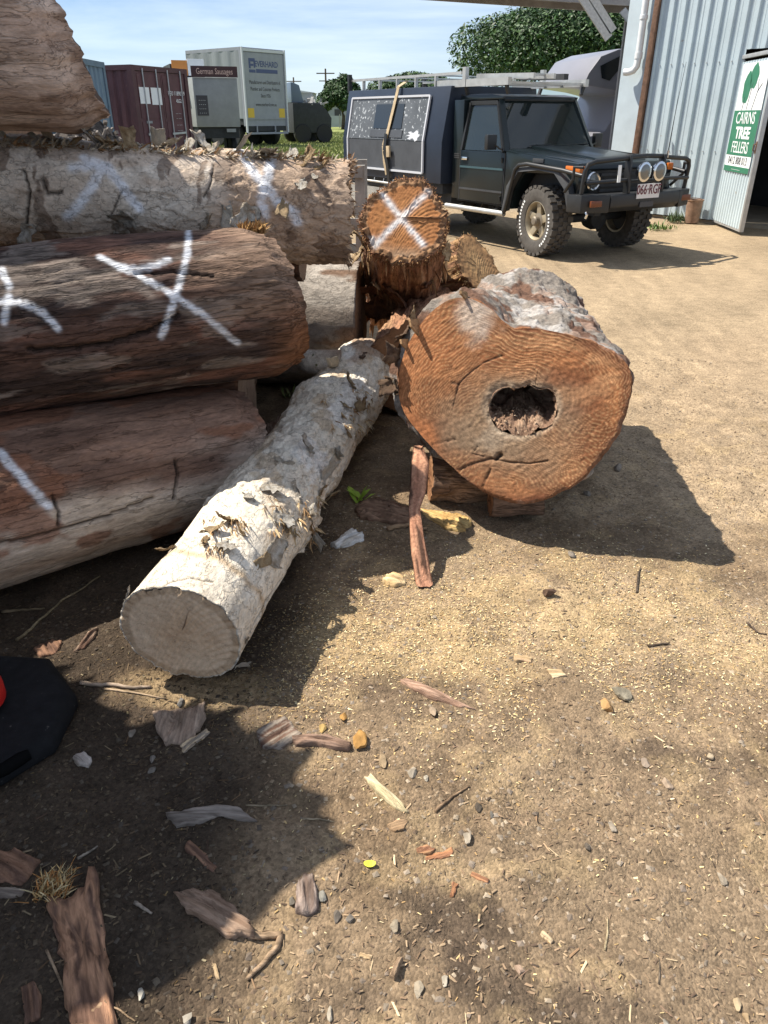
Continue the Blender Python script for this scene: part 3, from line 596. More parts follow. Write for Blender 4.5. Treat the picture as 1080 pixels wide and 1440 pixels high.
Wx, Rx = stump['W'], stump['rad']; rim = [(Wx[i, j], Rx[i, j]) for i in (1, 4, 8) for j in range(0, 220, 2)]
PALR = [(.30, .15, .07), (.40, .22, .10), (.20, .10, .055), (.48, .30, .15)]
fibres(stump['root'], [a for a, b in rim], [b * .9 - np.array(xd) * .5 for a, b in rim], 1700, .016, .0028, PALR, 'rim_fibres', sag=.2, seed=51)
side = [surf_pt(Wx, Rx, rnd.uniform(505, 640), rnd.uniform(340, 470)) for _ in range(70)]
fibres(stump['root'], [a for a, b in side], [b * .5 + np.array([0, 0, -1]) for a, b in side], 80, .07, .010, PALR, 'hanging_fibres', sag=1.2, seed=53)
for i, (x, y, s, k, lf) in enumerate([(507, 335, .11, 'tan', .6), (503, 355, .10, 'tan', .7), (512, 372, .10, 'tan', .5), (525, 400, .16, 'red', .3), (540, 430, .22, 'red', .25), (530, 395, .12, 'tan', .5), (560, 410, .18, 'red', .3), (600, 400, .15, 'red', .3), (520, 440, .16, 'red', .4), (625, 350, .09, 'tan', .5)]):
    p, n = surf_pt(Wx, Rx, x, y); flake(stump['root'], p, n, s, k, i, lf, name='bark_strip')
# --- small cut limb right of it
lc = atY(671, 374, 4.95); ld = Vector((-.56, .74, -.36)).normalized()
def c_lmb(U, T, P): return mixc((.22, .12, .07), (.36, .22, .11), ss(-.2, .4, fbm(P, (5, 30, 30), 3, 131)))
limb = log('cut_limb', 'short pointed limb with a tan sawn face leaning beside the crossed stump', lc, lc + ld * .85, .16, .17, 90, 120, d_x, c_lmb, endA=rings((.40, .25, .12), (.33, .19, .09), (.2, .11, .06), seed=61), endB=END_RED, rag=.01, seed=60,
           shape=lambda U, T: 1 + .28 * np.exp(-((np.angle(np.exp(1j * (T - 1.9)))) / .5) ** 2) * (1 - U), cutA=(-.1, .35), group='logs lying in front of the pile')
rim = [(limb['W'][i, j], limb['rad'][i, j]) for i in (1, 3) for j in range(0, 120, 2)]
fibres(limb['root'], [a for a, b in rim], [b for a, b in rim], 420, .022, .003, [(.45, .3, .13), (.5, .35, .17), (.3, .17, .08)], 'rim_fibres', seed=62)
log('prop_log', 'shaggy red-brown log in the shade under the crossed stump', (.17, 3.98, .262), (.40, 5.5, .262), .262, .262, 120, 110, d_x, c_x, endA=END_RED, endB=END_RED, seed=63, group='logs lying in front of the pile')
# --- the big hollow log
FN = Vector((-.40, -.84, .36)).normalized(); fc = atY(725, 575, 2.74)
def on_face(px, py):
    d = ray(px, py); o = Vector((0, 0, CAM_H)); return o + d * ((fc - o).dot(FN) / d.dot(FN))
OUT = [(892, 548), (890, 522), (872, 498), (842, 481), (800, 468), (760, 460), (738, 459), (722, 460), (708, 450), (692, 433), (672, 421), (652, 415), (628, 419), (604, 436), (584, 460), (568, 488), (559, 520), (557, 552), (566, 582), (588, 612), (614, 640), (640, 664), (668, 688), (698, 704), (730, 711), (764, 706), (800, 690), (836, 660), (866, 620), (885, 582)]
HOL = [(783, 574), (780, 556), (770, 546), (758, 545), (744, 540), (728, 546), (712, 545), (700, 550), (692, 560), (687, 574), (690, 588), (697, 600), (708, 607), (724, 612), (742, 612), (758, 606), (772, 598), (780, 588)]
def closed(px, n):                                          # smooth closed curve through pixels, by arc length, as points on the face
    p = np.array([on_face(*q) for q in px]); m = len(p); seg = []
    for i in range(m):
        a, b, c_, d = p[i - 1], p[i], p[(i + 1) % m], p[(i + 2) % m]
        for t in np.linspace(0, 1, 24, endpoint=False):
            seg.append(.5 * ((2 * b) + (c_ - a) * t + (2 * a - 5 * b + 4 * c_ - d) * t * t + (3 * b - a - 3 * c_ + d) * t ** 3))
    seg = np.array(seg); s = np.r_[0, np.cumsum(np.linalg.norm(np.diff(np.r_[seg, seg[:1]], axis=0), axis=1))]
    tt = np.linspace(0, s[-1], n, endpoint=False); S2 = np.r_[seg, seg[:1]]
    return np.stack([np.interp(tt, s, S2[:, k]) for k in range(3)], -1)
NC = 360
ring0 = closed(OUT, NC); hol0 = closed(HOL, NC)
fcN = ring0.mean(0)
# align by angle about the hollow so the grid lines run straight
fe1 = np.array(Vector((1, 0, 0)) - FN * FN.x); fe1 /= np.linalg.norm(fe1); fe2 = np.cross(np.array(FN), fe1)
hc = hol0.mean(0)
def by_angle(rg):
    q = rg - hc; a = np.unwrap(np.arctan2(q @ fe2, q @ fe1))
    if a[-1] < a[0]: rg = rg[::-1]; a = a[::-1]
    a = a - a[0] + (a[0] + np.pi) % (2 * np.pi) - np.pi
    o = np.argsort(a); a, rg = a[o], rg[o]
    A_ = np.r_[a - 2 * np.pi, a, a + 2 * np.pi]; G = np.r_[rg, rg, rg]; tt = np.linspace(-np.pi, np.pi, NC, endpoint=False)
    return np.stack([np.interp(tt, A_, G[:, k]) for k in range(3)], -1), tt
ring0, TT = by_angle(ring0); hol0, _ = by_angle(hol0)
zmin = ring0[:, 2].min(); print('BIGLOG ring z', zmin, ring0[:, 2].max(), 'x', ring0[:, 0].min(), ring0[:, 0].max(), 'y', ring0[:, 1].min(), ring0[:, 1].max())
bigroot = thing('hollow_log', 'thick log with an orange sawn face and a rotten hollow at its heart', 'log', Matrix.Translation((.6, 3.0, 0)), 'logs lying in front of the pile')
def e_big(rho, X2):
    ang = np.arctan2(X2[..., 1], X2[..., 0]); d = np.hypot(X2[..., 0], X2[..., 1])
    x, y = X2[..., 0], X2[..., 1]                               # x to the viewer's right, y up the face
    w = fbm(X2, 4, 4, 201)
    C = mixc((.31, .13, .055), (.20, .08, .036), ss(-.3, .4, w + .4 * fbm(X2, (9, 30, 9), 3, 202)))
    C = mixc(C, (.38, .195, .095), .7 * ss(.0, .45, fbm(X2, (5, 14, 5), 4, 203)) * ss(-.2, .3, x + .5 * y))
    grey = ss(.40, .16, np.hypot((x + .02) / 1.0, (y + .10) / .75) + .09 * fbm(X2, 7, 4, 204))
    C = mixc(C, (.22, .155, .10), .9 * grey)
    C = mixc(C, (.34, .28, .21), np.clip(.55 * ss(.13, .02, np.hypot(x + .04, (y + .17) / .5) + .05 * fbm(X2, 16, 3, 205)) + .4 * ss(.12, .03, rho), 0, 1))
    C = mixc(C, (.13, .048, .024), .85 * ss(.84, .97, rho + .06 * fbm(X2, 6, 3, 206)) * ss(-.25, .2, x))
    C = mixc(C, (.52, .45, .38), .8 * ss(.12, .03, np.hypot(x + .12, y - .32) + .03 * fbm(X2, 20, 3, 207)))
    C = mixc(C, (.40, .155, .062), .7 * ss(.0, -.2, x + .16 + .2 * fbm(X2, 5, 3, 208)) * ss(-.1, .1, y + .22))
    # saw arcs: wavy stripes that swing round the right lobe
    ph = (y * 1.0 + .42 * x + .55 * (x - .05) ** 2 + .05 * fbm(X2, (4, 7, 4), 4, 209)) / .014
    ph2 = (y * .75 - .75 * x + .9 * (x + .25) ** 2 + .05 * fbm(X2, (6, 6, 6), 4, 210)) / .014
    left = ss(-.02, -.14, x + .04 * w)
    saw = np.sin(2 * np.pi * ph) * (1 - left) + np.sin(2 * np.pi * ph2) * left
    am = ss(-.45, .35, fbm(X2, (4, 7, 4), 3, 211)) * (1 - .6 * grey)
    C = mixc(C, (.62, .40, .20), .38 * np.clip(saw, 0, 1) ** 2 * am); C = mixc(C, (.17, .07, .03), .40 * np.clip(-saw, 0, 1) * am)
    rr = np.sin((d + .03 * fbm(X2, 5, 3, 213)) / .019 * 2 * np.pi); C = C * (1 + .07 * rr)[..., None]
    h = .0004 * saw * am + .002 * fbm(X2, 5, 3, 214)
    def line(pix, wd, dep, dark=.85):
        nonlocal C, h
        q = np.array([np.array(on_face(*p_)) - fcN for p_ in pix]); lx, ly = q @ fe1, q @ fe2; b = np.full(x.shape, 9.0)
        for i in range(len(pix) - 1):
            ex_, ey_ = lx[i + 1] - lx[i], ly[i + 1] - ly[i]; t = np.clip(((x - lx[i]) * ex_ + (y - ly[i]) * ey_) / (ex_ ** 2 + ey_ ** 2), 0, 1)
            b = np.minimum(b, np.hypot(x - lx[i] - t * ex_, y - ly[i] - t * ey_))
        g = np.exp(-(b / (wd * (1 + .5 * fbm(X2, 30, 2, 215)))) ** 2); C = mixc(C, (.045, .026, .018), np.clip(dark * g, 0, 1)); h = h - dep * g
    line([(706, 500), (680, 510), (660, 525), (645, 540), (640, 560), (637, 572)], .0028, .004)
    line([(636, 538), (645, 541)], .004, .004)
    line([(640, 664), (665, 652), (690, 645), (715, 650), (745, 652), (770, 648)], .004, .006, .7)
    line([(697, 646), (703, 640)], .011, .02); line([(690, 660), (680, 680), (674, 692)], .0035, .008)
    line([(608, 625), (640, 618)], .003, .004, .5); line([(752, 545), (757, 520)], .002, .002, .5)
    line([(672, 628), (664, 638), (680, 642)], .003, .004, .6)
    return C, h
# face with a hole in it (ring ordered so its normal points out)
facepts = ring0; inner = hol0
rho = np.linspace(0, 1, 130); V = inner[None] + (fcN + (facepts - fcN) * .975 - inner)[None] * rho[:, None, None]
q = V - fcN; X2 = np.stack([q @ fe1, q @ fe2, 0 * q[..., 0]], -1); cc, hh = e_big(np.repeat(rho[:, None], NC, 1), X2)
edge = np.exp(-(rho[:, None] / .05) ** 2); V = V + np.array(FN) * (hh + .0015 * fbm(X2, 70, 3, 5) - .006 * edge + .006 * edge * fbm(X2, 45, 3, 6))[..., None]
fo = wobj('cut_end', V.reshape(-1, 3), quad_grid(130, NC, True), mat('big_end_grain', attr='Col', rough=.82, nscale=60, namp=.30, bump=.0012, bscale=170, spec=.15, n2=190, n2amp=.2, cracks=(7, (1, 1, 2.4), .006, .3), wave=(15, 11, .11, (0, R(24), 0))), bigroot, cc.reshape(-1, 3))
# hollow
nd = 60; t = np.linspace(0, 1, nd); axis = np.array([.06, 1, -.02]); V = []
for k in range(nd):
    r_ = V0 = V_ = inner
    sh = 1 + .25 * np.sin(t[k] * 2.5) - .75 * ss(.6, 1, t[k]); V.append(hc + (inner - hc) * sh + axis * .42 * t[k] - np.array(FN) * .004)
V = np.array(V); rad = (V - (hc + axis * .42 * t[:, None, None])); rad /= np.linalg.norm(rad, axis=-1, keepdims=True) + 1e-9
V = V - rad * (.012 * fbm(V, 22, 4, 221) + .02 * np.abs(fbm(V, 40, 3, 222)) * ss(0, .06, t)[:, None])[..., None]
V[..., 2] = V[..., 2] + (.045 * ss(.0, .15, t)[:, None] + .02 * fbm(V, 30, 3, 224)) * (rad[..., 2] < -.3) * ss(-.3, -.8, rad[..., 2])
HV, HR = V.copy(), rad.copy()
hcol = mixc((.22, .135, .09), (.40, .27, .18), ss(-.2, .5, fbm(V, 30, 4, 223)))
wobj('hollow', V.reshape(-1, 3), quad_grid(nd, NC, True)[:, ::-1], M_CRUST, bigroot, hcol.reshape(-1, 3))
# trunk: from the face's outline to a rounder far end
nb = 200; u = np.linspace(0, 1, nb); bc = np.array([.73, 4.02, .385]); rb = .385
back = np.stack([bc[0] + rb * 1.0 * np.cos(TT), np.full(NC, bc[1]), bc[2] + rb * np.sin(TT)], -1)
back[:, 1] += .02 * fbm(np.stack([np.cos(TT), np.sin(TT), 0 * TT], -1), 5, 3, 231)
s = (1 - (1 - u) ** 1.7)[:, None, None]; lin_u = u[:, None, None]
Wb = ring0[None] * (1 - s) + back[None] * s
Wb[..., 1] = (ring0[None] * (1 - lin_u) + back[None] * lin_u)[..., 1]
cu = (fcN[None] * (1 - u[:, None]) + bc * u[:, None])[:, None]
rad = Wb - cu; rad[..., 1] = 0; rad /= np.linalg.norm(rad, axis=-1, keepdims=True)
Pb = np.stack([Wb[..., 1], Wb[..., 0], Wb[..., 2]], -1)
dd = .020 * fbm(Pb, (2, 7, 7), 3, 232) + .022 * np.abs(fbm(Pb, (7, 14, 14), 4, 233)) + .008 * fbm(Pb, 30, 3, 234)
dd = dd * (.35 + .65 * ss(0, .06, u))[:, None]; dd = dd + .05 * np.exp(-((u - .9) / .1) ** 2)[:, None] * ss(.5, .95, np.sin(TT))
lf_ = ss(-.25, -.75, np.cos(TT)) * ss(-.75, -.3, np.sin(TT))
dd = dd + .06 * (ss(.0, .07, u) * ss(.75, .3, u))[:, None] * lf_[None]
Wb = Wb + rad * (dd - .012)[..., None]
cb = mixc((.20, .175, .15), (.36, .335, .31), ss(-.15, .35, fbm(Pb, (6, 10, 10), 4, 235))); cb = mixc(cb, (.14, .08, .055), ss(.15, .4, fbm(Pb, (6, 12, 12), 4, 236)))
cb = mixc(cb, (.30, .21, .16), .7 * ss(.2, .45, fbm(Pb, (10, 12, 12), 4, 238)))
cb = mixc(cb, (.33, .14, .06), .8 * ss(.012, .0, u)[:, None] * np.ones_like(dd))
lipb = fcN + (Wb[0] - fcN) * .93 - np.array(FN) * .008
Vb = np.concatenate([lipb[None], Wb], 0); cb = np.concatenate([cb[:1] * .5, cb], 0)
wobj('trunk', Vb.reshape(-1, 3), quad_grid(nb + 1, NC, True), M_CRUST, bigroot, cb.reshape(-1, 3))
cap(Wb[-1], bigroot, 'cut_end', 40, rings((.3, .15, .07), (.34, .18, .09), (.2, .1, .05), seed=71))
# bark slabs and splinters on the left edge
def on_big(px, py): return surf_pt(Wb, rad, px, py)
for i, (x, y, sz, k, lf) in enumerate([(572, 470, .11, 'brown', .35), (566, 500, .12, 'brown', .3), (560, 540, .10, 'pale', .25), (565, 575, .09, 'brown', .3), (586, 452, .09, 'tan', .5), (655, 412, .06, 'tan', .8), (575, 600, .08, 'brown', .4)]):
    p, n = on_big(x, y); flake(bigroot, p, n, sz, k, i, lf, name='bark_slab')
for (a, b), l, w_ in [((588, 462), .048, .045), ((572, 486), .025, .03), ((655, 417), .022, .022)]:
    p = on_face(a, b); t_ = Vector((.35, 0, -.94)); t_ = (t_ - FN * t_.dot(FN)).normalized(); e = p + FN * l + Vector((-.015, 0, .012)); k_ = FN.cross(t_) * .004
    VV = [p - FN * .02 + t_ * w_, p - FN * .02 - t_ * w_, e + t_ * w_ * .25, e - t_ * w_ * .35]; VV = [v + k_ for v in VV] + [v - k_ for v in VV]
    wobj('splinter', np.array([tuple(v) for v in VV]), [(0, 1, 3, 2), (4, 6, 7, 5), (0, 4, 5, 1), (2, 3, 7, 6), (0, 2, 6, 4), (1, 5, 7, 3)], M_PAPER, bigroot, np.tile((.40, .25, .13), (8, 1)), False)
# crumbs on the floor of the hollow
rc_ = np.random.default_rng(8); fl = HV[(HR[..., 2] < -.45) & (np.arange(len(HV))[:, None] < 34)]; V, F, C = [], [], []
for k in range(420):
    p = fl[rc_.integers(len(fl))] + [0, 0, .004] + rc_.normal(0, .003, 3); a = rc_.normal(size=(4, 3)); a = a / np.linalg.norm(a, axis=1)[:, None] * rc_.uniform(.003, .008); n0 = len(V); V += list(p + a); F += [(n0, n0 + 1, n0 + 2), (n0, n0 + 2, n0 + 3), (n0, n0 + 3, n0 + 1), (n0 + 1, n0 + 3, n0 + 2)]; C += [np.array([(.42, .29, .19), (.30, .19, .12), (.50, .37, .26)][k % 3])] * 4
wobj('rot_crumbs', np.array(V), np.array(F), M_PAPER, bigroot, np.array(C), False)['kind'] = 'stuff'
V = None
# ------------------------------------------------------------------ lettering
def text(parent, s, size, M, m, name='lettering', align='CENTER', sx=1.0, ext=.002, bold=0.0):
    cu = bpy.data.curves.new('t', 'FONT'); cu.body = s; cu.size = size; cu.align_x = align; cu.align_y = 'CENTER'; cu.extrude = ext; cu.offset = bold; cu.resolution_u = 2
    o = bpy.data.objects.new('t', cu); col.objects.link(o); bpy.context.view_layer.update()
    me = bpy.data.meshes.new_from_object(o.evaluated_get(bpy.context.evaluated_depsgraph_get()))
    bpy.data.objects.remove(o); bpy.data.curves.remove(cu); me.name = name; me.materials.clear()
    return link(name, me, m, parent, M @ Matrix.Diagonal((sx, 1, 1, 1)))
def onface(loc, right, up=(0, 0, 1)):                         # x = reading direction, y = up, z = out of the face
    r_ = Vector(right).normalized(); u_ = Vector(up); u_ = (u_ - r_ * u_.dot(r_)).normalized(); n = r_.cross(u_); M = Matrix.Identity(4)
    for i in range(3): M[i][0], M[i][1], M[i][2], M[i][3] = r_[i], u_[i], n[i], loc[i]
    return M
# ------------------------------------------------------------------ shed
M_CLAD = mat('pale_blue_steel', (.455, .535, .57), rough=.5, nscale=1.6, namp=.1, spec=.4, bump=.0012, bscale=6, n2=40, n2amp=.05, spots=(7, .71, (.38, .36, .32)))
M_CLADF = mat('pale_blue_flashing', (.50, .58, .62), rough=.5, nscale=3, namp=.1, spec=.4)
M_ZINC = mat('galvanised_steel', (.42, .43, .43), rough=.5, metal=.5, nscale=8, namp=.15)
M_RUST = mat('rusty_steel', (.15, .085, .055), rough=.9, nscale=12, namp=.5, bump=.003, bscale=30)
M_WHITEP = mat('white_plastic_pipe', (.72, .73, .72), rough=.45, nscale=5, namp=.08)
M_DARKIN = mat('dark_interior', (.05, .05, .05), rough=.9, nscale=3, namp=.3)
M_CONC = mat('worn_concrete', (.36, .30, .22), rough=.9, nscale=5, namp=.2, bump=.003, bscale=40)
wv = Vector((-.63, .78, 0)).normalized(); wn_ = Vector((-.78, -.63, 0)).normalized()     # along the wall (away), out of the wall
HG = Vector((5.24, 12.66, 0))                                  # hinge of the open door
# local frame of the shed: x towards the viewer's right along the wall, y into the building, z up
SM = frame(-wv, (0, 0, 1), HG)
shed = thing('shed', 'pale blue corrugated steel shed at the right', 'shed', SM)
def rib_profile(x0, x1, pitch=.2, h=.032, ph=0):
    p = [(x0, 0)]; x = x0 + ph
    while x + .05 < x1:
        for dx, dz in ((.0, 0), (.014, h), (.036, h), (.05, 0)):
            if x + dx > x0: p.append((x + dx, dz))
        for q in (.085, .125): 
            if x + q + .012 < x1 and pitch > .15: p += [(x + q, 0), (x + q + .005, .004), (x + q + .010, 0)]
        x += pitch
    p.append((x1, 0)); return p
def sheet(parent, name, x0, x1, z0, z1, m, y=0, pitch=.2, h=.032, ph=.07, thick=.004, nz_=2):
    p = rib_profile(x0, x1, pitch, h, ph); b = BM()
    V = [(a, y - d, z) for z in np.linspace(z0, z1, nz_) for a, d in p]; n = len(p)
    b.add(V, [(k * n + i, k * n + i + 1, (k + 1) * n + i + 1, (k + 1) * n + i) for k in range(nz_ - 1) for i in range(n - 1)])
    V2 = [(a, y - d + thick, z) for z in (z0, z1) for a, d in p]; b.add(V2, [(i + n, i + 1 + n, i + 1, i) for i in range(n - 1)])
    return b.build(name, m, parent)
Lw = 1.57
sheet(shed, 'wall_sheet', -Lw, -.78, .05, 4.6, M_CLAD, 0, ph=.05); sheet(shed, 'wall_sheet', -.776, -.002, .05, 4.6, M_CLAD, -.002, ph=.06)
sheet(shed, 'wall_sheet', .0, 3.2, 2.36, 4.6, M_CLAD, -.001, ph=.05); sheet(shed, 'wall_sheet', 1.9, 3.2, .05, 2.355, M_CLAD, 0, ph=.04)
b = BM()
for x in np.arange(-1.45, 3.0, .2):
    for z in (1.02, 2.22, 3.4):
        if x < 0 or z > 2.4: b.lathe([(.009, -.012), (.009, 0), (.004, .002)], 6, 'y', (x + .06, -.004, z))
b.build('screws', M_ZINC, shed)['kind'] = 'stuff'
BM().box(-Lw - .56, -Lw - .06, .03, .05, .0, 4.4).build('flashing', M_CLADF, shed)
BM().box(-Lw - .56, -Lw - .54, .051, 1.2, .0, 4.4).build('return_wall', M_CLADF, shed)
b = BM().bar((-Lw - .03, -.04, 0), (-Lw + .03, -.04, 4.4), .085, .085); b.build('post', M_RUST, shed, .006)
BM().box(-Lw, 3.2, 2.8, 2.9, 0, 4.5).build('back_wall', M_DARKIN, shed)
BM().box(-Lw, 3.2, .06, 2.8, -.05, .03).build('floor_slab', M_CONC, shed)
BM().box(3.2, 3.25, .0, 2.8, 0, 4.5).build('side_wall', M_DARKIN, shed); BM().box(-Lw - .02, -Lw + .02, .06, 2.8, 0, 4.5).build('partition', M_DARKIN, shed)
BM().prism([(-Lw - .3, 4.62), (3.5, 4.62), (3.5, 4.68), (-Lw - .3, 4.68)], -.25, 3.1).build('roof', M_ZINC, shed)
b = BM(); xx = -Lw - .20
b.tube([(xx, -.06, 4.3), (xx, -.06, 2.32), (xx - .005, -.065, 2.22), (xx - .05, -.075, 2.16), (xx - .12, -.09, 2.14), (xx - .20, -.1, 2.14)], .052, 14)
b.build('downpipe', M_WHITEP, shed, smooth=True)
BM().lathe([(.06, 3.05), (.062, 3.06), (.062, 3.10), (.06, 3.11)], 14, 'z', (xx, -.06, -.2)).build('pipe_clip', M_WHITEP, shed)
BM().lathe([(.06, 2.30), (.061, 2.31), (.061, 2.38), (.06, 2.39)], 14, 'z', (xx, -.06, .02)).build('pipe_socket', M_WHITEP, shed)
# awning over the bay beside the shed
a0, a1 = Vector((4.35, 14.2, 2.97)), Vector((-.85, 16.3, 3.50)); ad_ = (a1 - a0).normalized(); back_ = Vector((.38, .92, 0)).normalized()
aw = thing('awning', 'dark steel awning roof reaching out left of the shed wall', 'awning', Matrix.Translation(a0))
b = BM(); l_ = (a1 - a0).length
def awp(t, k, z): return a0 + ad_ * t + back_ * k + Vector((0, 0, z))
M_AWN = mat('awning_steel', (.30, .28, .25), rough=.6, nscale=4, namp=.2); M_AWND = mat('awning_beam', (.27, .26, .25), rough=.7, nscale=6, namp=.25)
V = [awp(t, k, z) - a0 for t in (0, l_) for k in (0, 1.3) for z in (.20, .26)]
BM().add(V, [(0, 1, 3, 2), (4, 6, 7, 5), (0, 4, 5, 1), (2, 3, 7, 6), (0, 2, 6, 4), (1, 5, 7, 3)]).build('roof_sheet', M_AWN, aw)
for k in (.06, 1.2): BM().bar(awp(.0, k, .12) - a0, awp(l_ - .1, k, .12) - a0, .07, .12).build('beam', M_AWND, aw)
for t in np.linspace(.4, l_ - .3, 5): BM().bar(awp(t, .1, .17) - a0, awp(t, 1.2, .17) - a0, .06, .04).build('purlin', M_AWND, aw)
BM().tube([awp(l_ + .0, -.05, .20) - a0, awp(l_ + .02, 1.3, .20) - a0], .085, 12).build('gutter', M_AWN, aw, smooth=True)
BM().bar(awp(-.12, .05, -.62) - a0, awp(.55, .05, .0) - a0, .05, .10).build('brace', M_ZINC, aw); BM().bar(awp(-.08, .18, -.62) - a0, awp(.59, .18, .0) - a0, .04, .08).build('brace', M_ZINC, aw)
for t, k in ((.0, 1.2), (.6, 1.2)):
    p = awp(t, k, .0); BM().bar(p - a0, Vector((p.x, p.y, g_big(p.x, p.y))) - a0, .09, .09).build('post', M_AWND, aw)
for (ax_, ay_), (bx_, by_) in (((812, -14), (856, 54)), ((826, -14), (862, 44))): BM().bar(atY(ax_, ay_, 13.75) - a0, atY(bx_, by_, 13.75) - a0, .12, .05, (0, -1, 0)).build('brace', mat('bright_brace', (.50, .49, .46), rough=.5, nscale=30, namp=.2), aw)
# open door with the sign
dA, dB = gp(1003, 314), gp(1042.5, 330); dB = dA + (dB - dA).normalized() * 1.28
DM = frame(dB - dA, (0, 0, 1), dA)                             # x along the leaf towards the viewer, y away (its back), face seen is -y... 
door = thing('shed_door', 'open corrugated shed door carrying the green and white sign', 'door', DM)
dl = (dB - dA).length; face_out = -1 if (DM.to_3x3() @ Vector((0, 1, 0))).dot(Vector((1, 0, 0))) > 0 else 1
p = rib_profile(.01, dl - .06, .105, .016, .02); n = len(p); b = BM()
sgn = face_out
b.add([(a, sgn * (d + .012), z) for z in (.06, 2.20) for a, d in p] , [(i, i + 1, i + 1 + n, i + n) for i in range(n - 1)])
b.add([(a, sgn * (d + .008), z) for z in (.06, 2.20) for a, d in p] , [(i + n, i + 1 + n, i + 1, i) for i in range(n - 1)]); b.build('panel', M_CLAD, door)
BM().box(dl - .06, dl, -.03, .03, .03, 2.24).build('frame', M_ZINC, door, .004)
BM().box(-.03, dl + .02, -.025 - .012, .025, 2.24, 2.29).build('frame', M_ZINC, door, .004)
BM().box(.0, dl - .062, -.02, .006, .03, .058).build('frame', M_ZINC, door)
b = BM(); b.box(dl - .05, dl - .01, sgn * .034 - .004, sgn * .034 + .004, 1.05, 1.20); b.tube([(dl - .03, sgn * .04, 1.17), (dl - .03, sgn * .07, 1.16), (dl - .03, sgn * .07, 1.09), (dl - .03, sgn * .04, 1.08)], .008, 6); b.build('latch', M_RUST, door)
M_GREEN = mat('sign_green', (.035, .17, .095), rough=.45, nscale=4, namp=.12); M_SIGNW = mat('sign_white', (.78, .80, .79), rough=.45, nscale=4, namp=.05); M_INK = mat('sign_ink', (.05, .05, .055), rough=.5)
ys_ = sgn * .032; s0, s1 = .10, dl - .13
def rect(parent, name, x0, x1, z0, z1, m, yy=0.0, t=.003): return BM().box(x0, x1, ys_ + sgn * (yy + 0) - t / 2, ys_ + sgn * yy + t / 2, z0, z1).build(name, m, parent)
rdir = (sgn * -1, 0, 0)                                        # reading direction on the visible face
zb = .78
sgn_o = rect(door, 'sign_board', s0, s1, zb, 2.17, M_SIGNW)
rect(sgn_o, 'green_band', s0 + .001, s1 - .001, zb + .22, zb + .80, M_GREEN, .0035); rect(sgn_o, 'green_strip', s0 + .001, s1 - .001, zb + .001, zb + .075, M_GREEN, .0035)
cx = (s0 + s1) / 2; rd = 1 if sgn < 0 else -1
def onsign(x, z, k=.0062): return onface((x, ys_ + sgn * k, z), (rd, 0, 0))
text(sgn_o, 'CAIRNS', .215, onsign(cx, zb + .695), M_SIGNW, sx=1.05); text(sgn_o, 'TREE', .205, onsign(cx, zb + .505), M_SIGNW, sx=1.3, bold=.008); text(sgn_o, 'FELLERS', .215, onsign(cx, zb + .318), M_SIGNW, sx=.92)
text(sgn_o, '0412 808 013', .145, onsign(cx, zb + .147, .003), M_INK, sx=.98)
text(sgn_o, '- - - - - - - - -', .07, onsign(cx, zb + .038), M_SIGNW)
def crown_leafy(x, z, rx, rz, tilt, nm='printed_crown'):
    n = 36; pts = []
    for k in range(n):
        a = 2 * math.pi * k / n; q = 1 + .05 * math.sin(5 * a) + .03 * math.sin(9 * a); u_, v_ = rx * q * math.cos(a), rz * q * math.sin(a)
        pts.append((x + rd * (u_ * math.cos(tilt) - v_ * math.sin(tilt)), z + u_ * math.sin(tilt) + v_ * math.cos(tilt)))
    b = BM(); b.add([(a, ys_ + sgn * .0042, c_) for a, c_ in pts] + [(a, ys_ + sgn * .002, c_) for a, c_ in pts], [tuple(range(n)), tuple(range(2 * n - 1, n - 1, -1))] + [(i, i + n, (i + 1) % n + n, (i + 1) % n) for i in range(n)]); b.build(nm, M_GREEN, sgn_o)
crown_leafy(cx - rd * .19, 1.865, .15, .20, -.1); crown_leafy(cx + rd * .03, 2.00, .15, .155, -.1)
b = BM()
for x0_, x1_, z1_ in ((-.24, -.20, 1.75), (-.06, .02, 1.92), (.15, .26, 1.82)): b.bar((cx + rd * x0_, ys_ + sgn * .004, 1.585), (cx + rd * x1_, ys_ + sgn * .004, z1_), .014, .002, (0, 1, 0))
b.bar((cx + rd * .26, ys_ + sgn * .004, 1.82), (cx + rd * .22, ys_ + sgn * .004, 1.96), .014, .002, (0, 1, 0)); b.bar((cx + rd * .24, ys_ + sgn * .004, 1.80), (cx + rd * .38, ys_ + sgn * .004, 1.90), .014, .002, (0, 1, 0))
b.build('printed_trunks', M_INK, sgn_o)
# bucket and weeds at the wall
bp_ = gp(972, 313); bk = thing('bucket', 'rusty brown bucket standing at the foot of the shed wall', 'bucket', Matrix.Translation(bp_))
BM().lathe([(.02, .004), (.105, .0), (.125, .32), (.135, .33), (.135, .345), (.122, .345), (.118, .32), (.10, .02), (.02, .015)], 22, 'z').build('pail', mat('rusted_pail', (.24, .15, .10), rough=.85, nscale=9, namp=.45), bk, smooth=True)
b = BM(); b.tube([(.13 * math.cos(a), .10 * math.sin(a) - .02, .33 + .03 * math.sin(a)) for a in np.linspace(0, math.pi, 12)], .005, 6); b.build('handle', M_RUST, bk)
